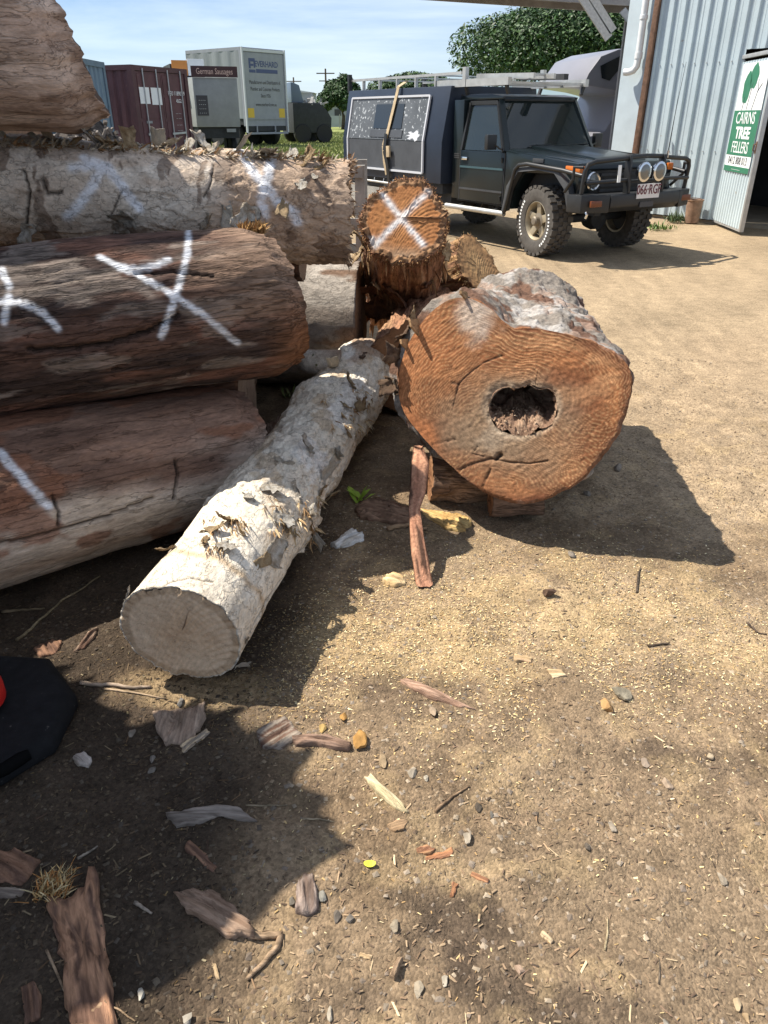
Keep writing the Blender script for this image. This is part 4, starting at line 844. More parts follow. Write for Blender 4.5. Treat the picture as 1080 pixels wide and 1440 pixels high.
# ------------------------------------------------------------------ leaves
def leaf_cloud(name, centres, radii, n, size, pal, parent, m, seed=0, flat=.7, squash=(1, 1, 1)):
    r_ = np.random.default_rng(seed); cs_ = np.array(centres, float); rs = np.array(radii, float); k = r_.choice(len(cs_), n, p=rs ** 2 / (rs ** 2).sum())
    d = r_.normal(size=(n, 3)); d /= np.linalg.norm(d, axis=1)[:, None]; q = cs_[k] + d * (rs[k] * r_.uniform(.55, 1.05, n) ** .5)[:, None] * np.array(squash)
    t = r_.normal(size=(n, 3)); nrm = d * .5 + r_.normal(size=(n, 3)) * .5 + [0, 0, flat]; nrm /= np.linalg.norm(nrm, axis=1)[:, None]
    t -= (t * nrm).sum(1)[:, None] * nrm; t /= np.linalg.norm(t, axis=1)[:, None]; b_ = np.cross(nrm, t); s_ = (size * r_.uniform(.5, 1.4, n))[:, None]
    V = np.stack([q - t * s_, q + b_ * s_ * .5, q + t * s_, q - b_ * s_ * .5], 1).reshape(-1, 3); F = np.arange(4 * n).reshape(-1, 4)
    C = np.array(pal)[r_.integers(len(pal), size=n)] * r_.uniform(.7, 1.25, (n, 1)); C = np.repeat(C, 4, 0)
    o = wobj(name, V, F, m, parent, C, False); return o
M_LEAF = mat('tree_leaves', attr='Col', rough=.55, spec=.3); M_TRUNK = mat('tree_bark', (.11, .085, .06), rough=.9, nscale=8, namp=.4, bump=.02, bscale=10)
def tree(name, label, loc, h, cr, pal, nl, ls, seed, spread=1.0, squash=(1, 1, .6), crown_z=.62, lobes=14, group=None):
    r_ = np.random.default_rng(seed); t = thing(name, label, 'tree', Matrix.Translation(loc), group); loc = Vector(loc)
    cs_, rs = [], []; b = BM(); b.tube([loc + Vector((0, 0, -.1)), loc + Vector((.1, 0, h * .25)), loc + Vector((0, .1, h * crown_z))], [h * .045, h * .034, h * .018], 10)
    for k in range(lobes):
        a = k * 2.4; q = math.sqrt((k + .5) / lobes) * cr * .8 * spread; c_ = loc + Vector((q * math.cos(a), q * math.sin(a), h * crown_z + (h * (1 - crown_z) - .35 * cr * .6) * (1 - (q / (cr * spread)) ** 2) * r_.uniform(.7, 1.0)))
        cs_.append(c_); rs.append(cr * r_.uniform(.26, .40)); s_ = loc + Vector((0, 0, h * r_.uniform(.3, .5))); b.tube([s_, s_.lerp(c_, .5) + Vector((0, 0, .03 * h)), c_], [h * .018, h * .012, h * .004], 6)
    V = np.array([tuple(v) for v in b.v]); wobj('trunk', V, b.f, M_TRUNK, t)
    leaf_cloud('crown', cs_, rs, nl, ls, pal, t, M_LEAF, seed, squash=squash); return t
GR = [(.028, .065, .02), (.042, .09, .026), (.06, .115, .034), (.024, .05, .018)]
tree('spreading_tree', 'big spreading dark green tree rising behind the vehicles under the awning', (15.0, 62, .34), 9.6, 9.6, GR, 95000, .14, 3, squash=(1, 1, .62), crown_z=.42, lobes=60)
GT = 'trees along the far side of the yard'
tree('far_tree', 'slim bright green tree left of the black utility truck', (-4.3, 88, .34), 4.9, 2.3, GR, 14000, .16, 5, squash=(1, 1, 1.0), crown_z=.30, lobes=26, group=GT)
tree('far_tree', 'low tree just above the roof rack of the black utility truck', (3.4, 92, .34), 5.9, 5.0, GR, 16000, .2, 6, squash=(1, 1, .5), crown_z=.5, lobes=24, group=GT)
# ------------------------------------------------------------------ containers
def corr(b, x0, x1, z0, z1, y, pitch=.28, d=.036, sg=1):
    p = [(x0, 0)]; x = x0 + .08
    while x + .2 < x1: p += [(x, 0), (x + .04, d), (x + .12, d), (x + .16, 0)]; x += pitch
    p.append((x1, 0)); n = len(p); b.add([(a, y + sg * q, z) for z in (z0, z1) for a, q in p], [(i, i + 1, i + 1 + n, i + n) for i in range(n - 1)]); return b
def container(name, label, M, ln, cm, doors=True, side='L', wd=2.4, ht=2.59, group='shipping containers'):
    t = thing(name, label, 'container', M, group)            # x across the end, y along the length, z up
    fr = mat(cm.name + '_frame', tuple(c_ * .8 for c_ in cm.node_tree.nodes['RGB'].outputs[0].default_value[:3]), rough=.6, nscale=5, namp=.2)
    for x in (0, wd - .14):
        for y in (0, ln - .14): BM().box(x, x + .14, y, y + .14, 0, ht).build('corner_post', fr, t)
    b = BM()
    for z in (0, ht - .12):
        b.box(0.001, .10, .141, ln - .141, z + .001, z + .119); b.box(wd - .10, wd - .001, .141, ln - .141, z + .001, z + .119); b.box(.141, wd - .141, .002, .12, z + .001, z + .119); b.box(.141, wd - .141, ln - .12, ln - .002, z + .001, z + .119)
    b.build('rails', fr, t)
    BM().box(.1, wd - .1, .1, ln - .1, ht - .06, ht - .03).build('roof', cm, t); BM().box(.1, wd - .1, .1, ln - .1, .06, .1).build('floor', fr, t)
    for sx in (0, 1):
        b = corr(BM(), .14, ln - .14, .12, ht - .12, 0); o = b.build('side_wall', cm, t); o.matrix_basis = Matrix(((0, -1 if sx else 1, 0, (wd - .03) if sx else .03), (1, 0, 0, 0), (0, 0, 1, 0), (0, 0, 0, 1)))
    b = corr(BM(), .14, wd - .14, .12, ht - .12, ln - .06); b.build('end_wall', cm, t)
    if doors:
        for k in (0, 1):
            x0 = .15 + k * (wd / 2 - .145); x1 = x0 + wd / 2 - .16; d = BM().box(x0, x1, .03, .07, .13, ht - .13).build('door', cm, t)
            for z0, z1 in ((.2, .72), (.80, 1.30), (1.38, 1.88), (1.96, 2.4)): BM().box(x0 + .06, x1 - .06, .018, .029, z0, z1).build('panel', cm, d)
            for q in (.26, .80): BM().tube([(x0 + q * (x1 - x0), -.01, .06), (x0 + q * (x1 - x0), -.01, ht - .06)], .018, 8).build('lock_rod', M_ZINC, d, smooth=True)
            BM().bar((x0 + .2, -.015, 1.0), (x1 - .25, -.03, 1.02), .02, .05).build('lock_handle', M_ZINC, d)
    return t
M_MAR = mat('maroon_paint', (.105, .045, .05), rough=.6, nscale=3, namp=.25, spots=(6, .70, (.2, .1, .08))); M_BLU = mat('blue_grey_paint', (.15, .22, .28), rough=.6, nscale=3, namp=.2); M_PALEG = mat('pale_grey_paint', (.26, .275, .275), rough=.6, nscale=3, namp=.15)
k1, k2 = Vector((-6.42, 22.0, .08)), Vector((-5.52, 24.2, .08)); CMx = frame(k2 - k1, (0, 0, 1), k1)
maroon = container('shipping_container', 'maroon shipping container with doors facing the yard and white notices', CMx, 6.0, M_MAR)
def plate(t, name, x0, x1, z0, z1, m, y=-.0): return BM().box(x0, x1, y + .002, y + .012, z0, z1).build(name, m, t)
plate(maroon, 'notice', .22, .62, 1.72, 2.10, M_SIGNW); plate(maroon, 'notice', .70, 1.12, 1.70, 2.10, M_SIGNW); plate(maroon, 'data_plate', .40, .62, .52, .78, M_PALEG); plate(maroon, 'data_plate', 1.92, 2.08, .62, .84, M_PALEG); plate(maroon, 'data_plate', .36, .60, 1.26, 1.32, M_PALEG)
for sx_, z, s_, sz in ((1.80, 1.98, 'REU 118902 9', .15), (1.88, 1.80, '45G2', .13), (1.80, 1.50, '- -  - - -', .09), (1.80, 1.38, '- -  - - -', .09), (1.80, 1.22, '- -  - - -', .09), (1.80, 1.08, '- -  - - -', .09)):
    text(maroon, s_, sz, onface((sx_, .006, z), (1, 0, 0)), M_SIGNW, sx=.85)
container('shipping_container', 'blue grey ribbed container at the far left behind the huge brown log', Matrix.Translation((-12.2, 18.4, .06)), 2.44, M_BLU, doors=False, wd=5.5)
# dark heap of chipped timber
hp = thing('timber_heap', 'dark heap of split timber beside the maroon container', 'heap', Matrix.Translation((-5.9, 17.0, .02)))
r_ = np.random.default_rng(5); b = BM(); V = []; F = []
nu, nv = 40, 20; aa, rr_ = np.meshgrid(np.linspace(0, 2 * np.pi, nu, endpoint=False), np.linspace(0, 1, nv), indexing='ij')
hx, hy = 1.5 * rr_ * np.cos(aa), 1.2 * rr_ * np.sin(aa); hz = 1.75 * (1 - rr_) ** .9 + .06 * fbm(np.stack([hx, hy, 0 * hx], -1), 4, 3, 3)
hpz = np.stack([hx - 5.9 - .15, hy + 17.0, np.maximum(hz, 0)], -1).reshape(-1, 3)
wobj('heap_core', hpz, quad_grid(nu, nv).tolist() + [[(nu - 1) * nv + j, (nu - 1) * nv + j + 1, j + 1, j] for j in range(nv - 1)], mat('dark_mulch', (.06, .05, .042), rough=.95, nscale=9, namp=.5, bump=.03, bscale=14), hp)
b = BM()
for k in range(420):
    a, q = r_.uniform(0, 6.28), math.sqrt(r_.uniform(0, 1)); p = Vector((1.5 * q * math.cos(a) - .15, 1.2 * q * math.sin(a), 1.75 * (1 - q) ** .9 + .02)); d = Vector(r_.normal(size=3)).normalized() * r_.uniform(.06, .16); b.bar(p - d, p + d, r_.uniform(.03, .08), r_.uniform(.03, .07))
b.build('split_billets', mat('split_billets', (.16, .14, .125), rough=.9, nscale=4, namp=.5), hp)['kind'] = 'stuff'
# ------------------------------------------------------------------ curtain-sided truck
M_CURT = mat('grey_curtain', (.22, .24, .26), rough=.65, nscale=2, namp=.12, bump=.02, bscale=3, stretch=(1, 1, .2)); M_TRW = mat('truck_rear', (.27, .285, .325), rough=.6, nscale=3, namp=.1); M_BLK = mat('black_rubber', (.02, .02, .022), rough=.7, nscale=20, namp=.3); M_NAVY = mat('logo_blue', (.06, .08, .18), rough=.5); M_YEL = mat('yellow_marker', (.62, .42, .05), rough=.5); M_CHAS = mat('dark_chassis', (.03, .033, .037), rough=.7, nscale=6, namp=.3)
def wheel(parent, x, y, z, r=.5, w=.3, axis='y', m=None): return BM().lathe([(r * .55, -w / 2), (r * .93, -w / 2), (r, -w * .36), (r, w * .36), (r * .93, w / 2), (r * .55, w / 2), (r * .5, w * .3), (r * .5, -w * .3)], 20, axis, (x, y, z)).build('wheel', m or M_BLK, parent, smooth=True)
t1, t2 = Vector((-5.92, 36.0, .34)), Vector((-4.36, 38.0, .34)); TM = frame(t2 - t1, (0, 0, 1), t1); TW = (t2 - t1).length; TL = 3.5
truck = thing('curtain_truck', 'tall grey curtain-sided truck with company lettering on its back', 'truck', TM, None)
BM().box(0, TW, .0, .10, .80, 3.70).build('rear_frame', M_TRW, truck); BM().box(.10, TW - .10, -.03, -.004, 1.05, 3.52).build('rear_door', M_TRW, truck)
for x in (.035, TW - .035): BM().bar((x, -.05, .35 + .2), (x, -.05, 3.70), .07, .07).build('corner_post', mat('white_trim', (.52, .54, .58), rough=.5), truck)
BM().box(.08, TW - .08, -.06, -.031, 3.56, 3.66).build('header', mat('white_trim'), truck)
BM().box(.02, TW - .02, .105, TL, 3.58, 3.70).build('roof_rail', M_TRW, truck)
p = [(y, .012 * math.sin(y * 9)) for y in np.linspace(.11, TL, 90)]
for x, s_ in ((.0, -1), (TW, 1)):
    b = BM(); n = len(p); b.add([(x + s_ * (q - .02), y, z) for z in (1.10, 3.58) for y, q in p] + [(x + s_ * (q - .04), y, z) for z in (1.10, 3.58) for y, q in p], [(i, i + 1, i + 1 + n, i + n) for i in range(n - 1)] + [(2 * n + i, 2 * n + i + 1, 3 * n + i + 1, 3 * n + i) for i in range(n - 1)]); b.build('curtain', M_CURT, truck)
BM().box(.1, TW - .1, .12, TL, 3.50, 3.57).build('roof', M_TRW, truck); BM().box(.05, TW - .05, .12, TL, .85, 1.08).build('deck', M_CHAS, truck)
BM().box(.35, TW - .35, .2, TL + 2.0, .55, .84).build('chassis', M_CHAS, truck); BM().box(.1, TW - .1, TL + .1, TL + 2.1, .6, 2.2).build('cab', M_CHAS, truck, .12)
for y in (.9, 1.9, TL + 1.2):
    for x in (.2, TW - .2): wheel(truck, x, y, .5, .5, .32, 'x')
b = BM(); b.bar((.08, -.06, .52), (TW - .08, -.06, .52), .09, .08); b.bar((.6, -.06, .53), (.6, -.06, .80), .05); b.bar((1.7, -.06, .53), (1.7, -.06, .80), .05); b.build('underrun_bar', M_TRW, truck); BM().box(.1, TW - .1, -.004, .0, .6, .8).build('shadow_board', M_CHAS, truck)
FW = onface
text(truck, 'EVERHARD', .30, FW((1.42, -.034, 3.12), (1, 0, 0)), M_NAVY, sx=.92, bold=.006); BM().box(.80, 2.06, -.037, -.031, 2.80, 2.94).build('logo_bar', M_NAVY, truck)
b = BM(); b.box(.40, .76, -.036, -.031, 3.20, 3.32); b.box(.40, .50, -.036, -.031, 2.95, 3.199); b.box(.501, .66, -.036, -.031, 3.04, 3.12); b.box(.40, .76, -.036, -.031, 2.80, 2.91); b.box(.68, .76, -.036, -.031, 2.98, 3.199); b.build('logo_mark', M_NAVY, truck)
for s_, z in (('Manufacturers and Distributors of', 2.45), ('Plumber and Concrete Products', 2.20), ('Since 1926', 1.95)): text(truck, s_, .20, FW((TW / 2, -.034, z), (1, 0, 0)), M_INK, sx=.66)
text(truck, 'www.everhard.com.au', .19, FW((TW / 2, -.034, 1.62), (1, 0, 0)), M_INK, sx=.72)
for x in (.16, TW - .52): BM().box(x, x + .36, -.036, -.031, 1.12, 1.48).build('marker_plate', M_YEL, truck)
# sausage trailer and white kiosk
st = thing('food_trailer', 'grey food trailer with a dark German Sausages sign board', 'trailer', frame((.93, .36, 0), (0, 0, 1), (-6.05, 27.2, .25)))
BM().box(0, 1.42, .0, 2.6, .95, 2.35).build('body', M_PALEG, st, .02); BM().box(-.02, 1.44, -.05, -.004, 2.36, 2.66).build('sign_board', mat('sign_maroon', (.05, .02, .022), rough=.5), st)
text(st, 'German Sausages', .235, FW((.71, -.054, 2.51), (1, 0, 0)), mat('sign_cream', (.60, .42, .36), rough=.5), sx=.70)
mn = BM().box(.06, .42, -.015, -.004, 1.28, 1.85).build('menu_board', M_INK, st)
for z in (1.36, 1.48, 1.60, 1.72): text(mn, '- - - -', .10, FW((.24, -.018, z), (1, 0, 0)), M_SIGNW)
BM().box(.05, 1.38, .1, 2.5, .62, .94).build('chassis', M_CHAS, st); BM().box(.95, 1.25, -.03, -.004, .80, .90).build('number_plate', M_PALEG, st)
for x in (.12, 1.30):
    wheel(st, x, 1.0, .34, .34, .2, 'x'); wheel(st, x, 1.8, .34, .34, .2, 'x')
ki = thing('kiosk', 'narrow white kiosk with slatted shutter between the container and the food trailer', 'kiosk', frame((.93, .36, 0), (0, 0, 1), (-7.0, 28.4, .28)))
BM().box(0, 1.1, 0, 1.8, .1, 2.75).build('body', M_CHAS, ki)
for z in np.arange(1.05, 2.05, .075): BM().box(.05, 1.05, -.03, -.004, z, z + .062).build('shutter_slat', M_SIGNW, ki)
BM().box(.0, 1.1, -.35, .0, 2.30, 2.36).build('canopy', M_SIGNW, ki); BM().box(.05, .55, -.06, -.004, 2.42, 2.85).build('orange_sign', mat('orange_sign', (.62, .25, .06), rough=.5), ki); BM().box(.56, 1.1, -.06, -.004, 2.42, 2.9).build('white_sign', M_SIGNW, ki)
# dark tractor unit right of the truck
du = thing('dark_truck', 'dark loaded truck parked right of the curtain-sided truck', 'truck', frame((.93, .36, 0), (0, 0, 1), (-4.40, 41.0, .34)))
BM().prism([(0, .45), (1.9, .45), (1.95, 1.1), (1.7, 1.45), (1.35, 1.75), (0, 1.75)], 0, 2.2).build('body', M_CHAS, du, .03); BM().prism([(.0, 1.76), (.62, 1.76), (.42, 2.5), (.1, 2.62), (0, 2.62)], .2, 2.0).build('cab', mat('blue_cab', (.12, .16, .22), rough=.4), du, .03)
b = BM(); r_ = np.random.default_rng(2)
for k in range(26): p = Vector((r_.uniform(.9, 1.8), r_.uniform(.1, 2), r_.uniform(1.45, 1.9))); d = Vector(r_.normal(size=3)).normalized() * .22; b.bar(p - d, p + d, r_.uniform(.05, .2), .07)
b.build('load', mat('mixed_load', (.3, .3, .29), rough=.8, nscale=4, namp=.6), du)['kind'] = 'stuff'
for x in (.45, 1.55):
    wheel(du, x, .1, .42, .42, .3, 'y'); wheel(du, x, 2.1, .42, .42, .3, 'y')
# far edge of the yard
M_FARW = mat('far_grey_wall', (.28, .30, .32), rough=.8, nscale=.4, namp=.15); M_FARR = mat('far_roof', (.42, .44, .46), rough=.6, nscale=.3, namp=.1)
def farhouse(label, x, y, w, d, h, rf):
    t = thing('far_building', label, 'building', Matrix.Translation((x, y, .34)), 'buildings beyond the yard'); BM().box(0, w, 0, d, 0, h).build('wall', M_FARW, t); BM().prism([(-.3, h), (w + .3, h), (w * .5, h + rf)], -.4, d + .4).build('roof', M_FARR, t)
    for k in range(3): BM().box(w * (.15 + .28 * k), w * (.15 + .28 * k) + w * .14, -.06, -.01, h * .45, h * .75).build('window', M_INK, t)
farhouse('far grey building with a shallow roof right of the curtain-sided truck', -16.5, 118, 6.5, 8, 4.1, .5); farhouse('far low shed with a pale roof left of the black utility truck', -10.8, 112, 6.0, 8, 2.7, .6)
fn = thing('barrier', 'pale blue grey barrier along the far edge of the grass', 'fence', Matrix.Translation((-30, 96, .34)))
for k in range(9): BM().box(k * 5.0, k * 5.0 + 4.9, 0, .15, .12, 1.25).build('panel', mat('barrier_sheet', (.38, .42, .46), rough=.6, nscale=.6, namp=.12), fn); BM().box(k * 5.0 - .09, k * 5.0 - .01, -.05, .2, 0, 1.4).build('post', M_ZINC, fn)
for lab, x, y, h in (('nearer wooden power pole above the far tree', -7.1, 105, 6.3), ('farther power pole beside the far grey building', -12.6, 120, 6.0)):
    t = thing('power_pole', lab, 'pole', Matrix.Translation((x, y, .34)), 'power poles beyond the yard'); BM().tube([(0, 0, 0), (0, 0, h)], [.16, .10], 8).build('pole', M_TRUNK, t); BM().bar((-1.1, -.12, h - .5), (1.1, -.12, h - .5), .1, .12).build('crossarm', M_TRUNK, t); BM().bar((-.8, -.12, h - 1.3), (.8, -.12, h - 1.3), .1, .1).build('crossarm', M_TRUNK, t)
# grass on the strip in front of the trucks
n = 26000; gx_, gy_ = rng.uniform(-9.5, .5, n), 25 + 45 * rng.uniform(0, 1, n) ** 1.6; gzz = g_h(gx_, gy_); hgt = rng.uniform(.04, .12, n); aa = rng.uniform(0, 6.28, n); w_ = .03
V = np.stack([np.stack([gx_ - w_ * np.cos(aa), gy_ - w_ * np.sin(aa), gzz], -1), np.stack([gx_ + w_ * np.cos(aa), gy_ + w_ * np.sin(aa), gzz], -1), np.stack([gx_ + .05 * np.sin(aa), gy_, gzz + hgt], -1)], 1).reshape(-1, 3)
go = link('grass', mesh_np('grass', V, np.arange(3 * n).reshape(-1, 3), np.repeat(np.array([(.22, .25, .08), (.28, .29, .12), (.16, .2, .06)])[rng.integers(3, size=n)], 3, 0), False), M_LEAF); tag(go, 'short mown grass in front of the parked trucks', 'grass', kind='stuff')
# steel stillage behind the pile
sg_ = thing('steel_rack', 'low weathered rack of rails and posts behind the right end of the pale log', 'rack', Matrix.Translation((-1.15, 5.75, 0)))
M_OLD = mat('weathered_rail', (.27, .25, .22), rough=.8, nscale=9, namp=.3)
for x in (0, .98):
    for y in (0, .8): BM().bar((x, y, 0), (x, y, 1.20), .07, .07).build('post', M_OLD, sg_)
for z in (.22, .52, .82, 1.16):
    for y in (-.045, .845): BM().bar((-.1, y, z), (1.0, y, z), .03, .075).build('rail', M_OLD, sg_)
for k in range(5): BM().box(.06 + .19 * k, .22 + .19 * k, .0, .8, .24, .262).build('deck_board', M_OLD, sg_)
# motorhome under the awning
M_VANW = mat('van_grey', (.21, .21, .235), rough=.35, nscale=2, namp=.05, coat=.3); M_GLS = mat('tinted_glass', (.018, .022, .024), rough=.06, spec=.6)
vh = thing('motorhome', 'pale motorhome with an overcab pod parked under the awning', 'van', frame((.97, .24, 0), (0, 0, 1), (3.85, 16.2, .0)))
BM().prism([(0, .35), (2.9, .35), (2.9, 2.62), (.55, 2.62), (.20, 2.50), (-.02, 2.22), (-.10, 2.02), (.5, 1.95), (.85, 1.88), (.45, 1.25), (-.25, 1.05), (-.35, .8), (-.3, .4)], 0, 2.0).build('body', M_VANW, vh, .05)
BM().prism([(.20, 2.34), (.62, 2.52), (.80, 2.52), (.42, 2.10), (.26, 2.14)], -.02, -.004).build('pod_window', M_GLS, vh); BM().prism([(.95, 2.50), (1.35, 2.50), (1.05, 2.16), (.78, 2.16)], -.02, -.004).build('pod_window', M_GLS, vh)
BM().prism([(.62, 1.28), (.95, 1.82), (1.75, 1.82), (1.75, 1.28)], -.02, -.004).build('cab_window', M_GLS, vh); BM().prism([(1.0, 1.45), (1.25, 1.72), (1.7, 1.72), (1.7, 1.45)], -.026, -.021).build('curtain', mat('yellow_curtain', (.45, .42, .25), rough=.8, nscale=3, namp=.2, stretch=(8, 1, 1)), vh)
for x in (.25, 2.3): wheel(vh, x, .12, .33, .33, .22, 'y'); wheel(vh, x, 1.88, .33, .33, .22, 'y')
# ------------------------------------------------------------------ black utility truck
UH = Vector((.53, -.85, 0)).normalized(); UL = Vector((-UH.y, UH.x, 0)); US = .92
ul = Vector((1.93, 9.62, 0)) + UL * .74 * US
UM = frame(UH, (0, 0, 1), ul) @ Matrix.Diagonal((US, US, US, 1))
ute = thing('utility_truck', 'black four-wheel-drive utility truck with bull bar and tray canopy', 'truck', UM)   # x forward, y to its left, z up
M_BODY = mat('black_green_paint', (.006, .011, .013), rough=.28, spec=.35, coat=.15, nscale=2, namp=.25, n2=30, n2amp=.15)
M_BLKS = mat('satin_black_steel', (.016, .017, .018), rough=.45, spec=.45, nscale=10, namp=.3)
M_CANO = mat('navy_canopy_paint', (.015, .023, .040), rough=.42, spec=.4, nscale=3, namp=.2)
M_PLAS = mat('faded_black_plastic', (.045, .047, .05), rough=.65, nscale=8, namp=.25)
M_GLASS = mat('vehicle_glass', (.02, .028, .028), rough=.03, spec=.7, alpha=.82)
M_ALU = mat('raw_aluminium', (.52, .52, .50), rough=.45, metal=.7, nscale=8, namp=.15); M_CHR = mat('chrome', (.7, .7, .7), rough=.18, metal=1.0)
M_TYRE = mat('dusty_tyre', (.075, .068, .06), rough=.85, nscale=14, namp=.35, bump=.003, bscale=40); M_RIM = mat('dusty_gold_rim', (.36, .31, .22), rough=.5, metal=.45, nscale=8, namp=.25)
M_AMB = mat('amber_lens', (.62, .16, .02), rough=.25, spec=.5); M_LENS = mat('clear_lens', (.17, .175, .165), rough=.15, spec=.6, metal=.3)
M_SEAT = mat('seat_fabric', (.03, .03, .032), rough=.9)
B = BM
for s in (-1, 1):
    y0, y1 = (s * .62, s * .83)
    B().prism([(-.75, .52), (-.56, .52), (-.50, .78), (-.34, .98), (.28, 1.0), (.46, .84), (.54, .66), (.62, .66), (.64, 1.02), (.60, 1.13), (-.75, 1.235)], y0, y1).build('fender', M_BODY, ute, .018)
    fl = [(-.60, .50), (-.535, .78), (-.37, 1.005), (.0, 1.045), (.30, 1.025), (.50, .86), (.575, .66)]
    fo_ = [(a * 1.10 - .005, z + .045 if z > .6 else z) for a, z in fl]
    b = B(); n = len(fl); V = [(a, s * .82, z) for a, z in fl] + [(a, s * .93, z - .012) for a, z in fl] + [(a, s * .82, z + .005) for a, z in fo_] + [(a, s * .915, z - .015) for a, z in fo_]
    b.add(V, [f for i in range(n - 1) for f in ((i, i + 1, n + i + 1, n + i), (n + i, n + i + 1, 3 * n + i + 1, 3 * n + i), (2 * n + i, 3 * n + i, 3 * n + i + 1, 2 * n + i + 1), (i, 2 * n + i, 2 * n + i + 1, i + 1))]); b.build('flare', M_PLAS, ute, smooth=False)
    B().box(.40, .648, s * .74, s * .842, 1.02, 1.10).build('indicator', M_AMB, ute, .01)
    hl = B().lathe([(.105, 0), (.11, .02), (.10, .04), (.085, .03)], 22, 'x', (.62, s * .585, .93)).build('headlight', M_CHR, ute, smooth=True); B().lathe([(.088, .02), (.07, .045), (.03, .055), (.01, .057)], 22, 'x', (.62, s * .585, .93)).build('lens', M_LENS, hl, smooth=True)
    # doors: lower skin and window frame
    dr = B().prism([(-1.74, .56), (-.78, .56), (-.765, 1.21), (-1.74, 1.21)], s * .70, s * .832).build('door', M_BODY, ute, .014)
    B().box(-1.735, -.775, s * .832, s * .842, .985, 1.01).build('waist_trim', mat('teal_pinstripe', (.04, .085, .10), rough=.35), dr); B().box(-1.735, -.775, s * .832, s * .840, .70, .725).build('rub_strip', M_PLAS, dr)
    B().box(-1.69, -1.56, s * .834, s * .856, 1.085, 1.125).build('handle', M_CHR, dr, .006)
    def up(x, z): return (x, s * (.815 - (z - 1.21) * .19), z)
    b = B()
    for p, q, w in (((-.80, 1.21), (-1.11, 1.80), .05), ((-1.11, 1.80), (-1.70, 1.80), .045), ((-1.72, 1.21), (-1.70, 1.80), .05)): b.bar(up(*p), up(*q), w, .05)
    b.build('window_frame', M_BLKS, dr)
    gl = [up(-.83, 1.215), up(-1.11, 1.79), up(-1.69, 1.79), up(-1.70, 1.215)]; B().add(gl + [(x, y - s * .006, z) for x, y, z in gl], [(0, 1, 2, 3), (7, 6, 5, 4), (0, 4, 5, 1), (1, 5, 6, 2), (2, 6, 7, 3), (3, 7, 4, 0)]).build('window', M_GLASS, dr)
    b = B(); b.bar((-.84, s * .83, 1.26), (-.86, s * .96, 1.30), .02); b.box(-.92, -.85, s * .92, s * 1.06, 1.24, 1.42)
    if s > 0: b.build('mirror', M_BLKS, ute, .01)
    # body behind the door
    B().prism([(-1.97, .56), (-1.745, .56), (-1.745, 1.84), (-1.97, 1.84)], s * .64, s * .80).build('rear_pillar', M_BODY, ute, .012)
    B().bar((-.775, s * .79, 1.21), (-1.10, s * .67, 1.83), .07, .05).build('windscreen_pillar', M_BODY, ute)
    # side step and brush bar
    st_ = B().tube([(-1.95, s * .90, .46), (-.62, s * .90, .46)], .035, 12).build('side_step', M_ALU if s < 0 else M_BLKS, ute, smooth=True)
    B().tube([(-.66, s * .90, .455), (-.60, s * .91, .50), (-.50, s * .92, .80), (-.43, s * .925, 1.02), (-.36, s * .925, 1.075), (-.2, s * .925, 1.095), (.45, s * .92, 1.05), (.80, s * .90, 1.0)], .026, 10).build('brush_bar', M_BLKS, ute, smooth=True)
    for x in (-1.7, -.9): B().bar((x, s * .5, .52), (x, s * .9, .46), .05).build('step_bracket', M_BLKS, ute)
B().prism([(-.76, 1.20), (-.76, 1.25), (.40, 1.165), (.60, 1.13), (.64, 1.06), (.60, 1.04)], -.78, .78).build('bonnet', M_BODY, ute, .02)
B().prism([(-.70, 1.24), (-.70, 1.285), (.40, 1.19), (.52, 1.165), (.55, 1.14)], -.42, .42).build('bonnet_bulge', M_BODY, ute, .02)
B().box(.35, .605, -.619, .619, .62, 1.05).build('grille_panel', M_BLKS, ute)
for z in (.80, .86, .92, .98): B().box(.606, .625, -.44, .44, z, z + .03).build('grille_slat', M_PLAS, ute)
B().box(-1.0, .34, -.60, .60, .55, 1.12).build('engine_bay', M_CHAS, ute)
B().box(-1.96, -.78, -.70, .70, .52, .60).build('cab_floor', M_CHAS, ute); B().prism([(-.78, 1.18), (-.62, 1.20), (-.62, 1.235), (-.85, 1.25)], -.74, .74).build('cowl', M_PLAS, ute)
B().prism([(-1.0, 1.05), (-.80, 1.05), (-.80, 1.235), (-.95, 1.22)], -.69, .69).build('dashboard', M_SEAT, ute)
wsV = [(-.765, -.74, 1.235), (-.765, .74, 1.235), (-1.09, .64, 1.82), (-1.09, -.64, 1.82)]; B().add(wsV + [(x - .008, y, z - .004) for x, y, z in wsV], [(0, 1, 2, 3), (7, 6, 5, 4), (0, 4, 5, 1), (1, 5, 6, 2), (2, 6, 7, 3), (3, 7, 4, 0)]).build('windscreen', M_GLASS, ute)
b = B(); b.bar((-.75, -.72, 1.242), (-.75, .72, 1.242), .03, .02); b.bar((-1.09, -.66, 1.835), (-1.09, .66, 1.835), .04, .03); b.build('screen_surround', M_BLKS, ute)
for y in (-.45, .25): B().tube([(-.70, y, 1.265), (-.76, y + .05, 1.285), (-.79, y + .46, 1.29)], .008, 6).build('wiper', M_BLKS, ute)
rf = B().prism([(-1.04, 1.835), (-1.06, 1.875), (-1.30, 1.905), (-1.90, 1.91), (-2.0, 1.88), (-1.99, 1.83)], -.68, .68).build('roof', M_BODY, ute, .02)
b = B(); b.box(-1.985, -1.975, -.66, .66, .60, 1.25); b.box(-1.985, -1.975, -.66, -.5, 1.251, 1.83); b.box(-1.985, -1.975, .5, .66, 1.251, 1.83); b.box(-1.985, -1.975, -.499, .499, 1.70, 1.83); b.build('cab_back', M_BODY, ute)
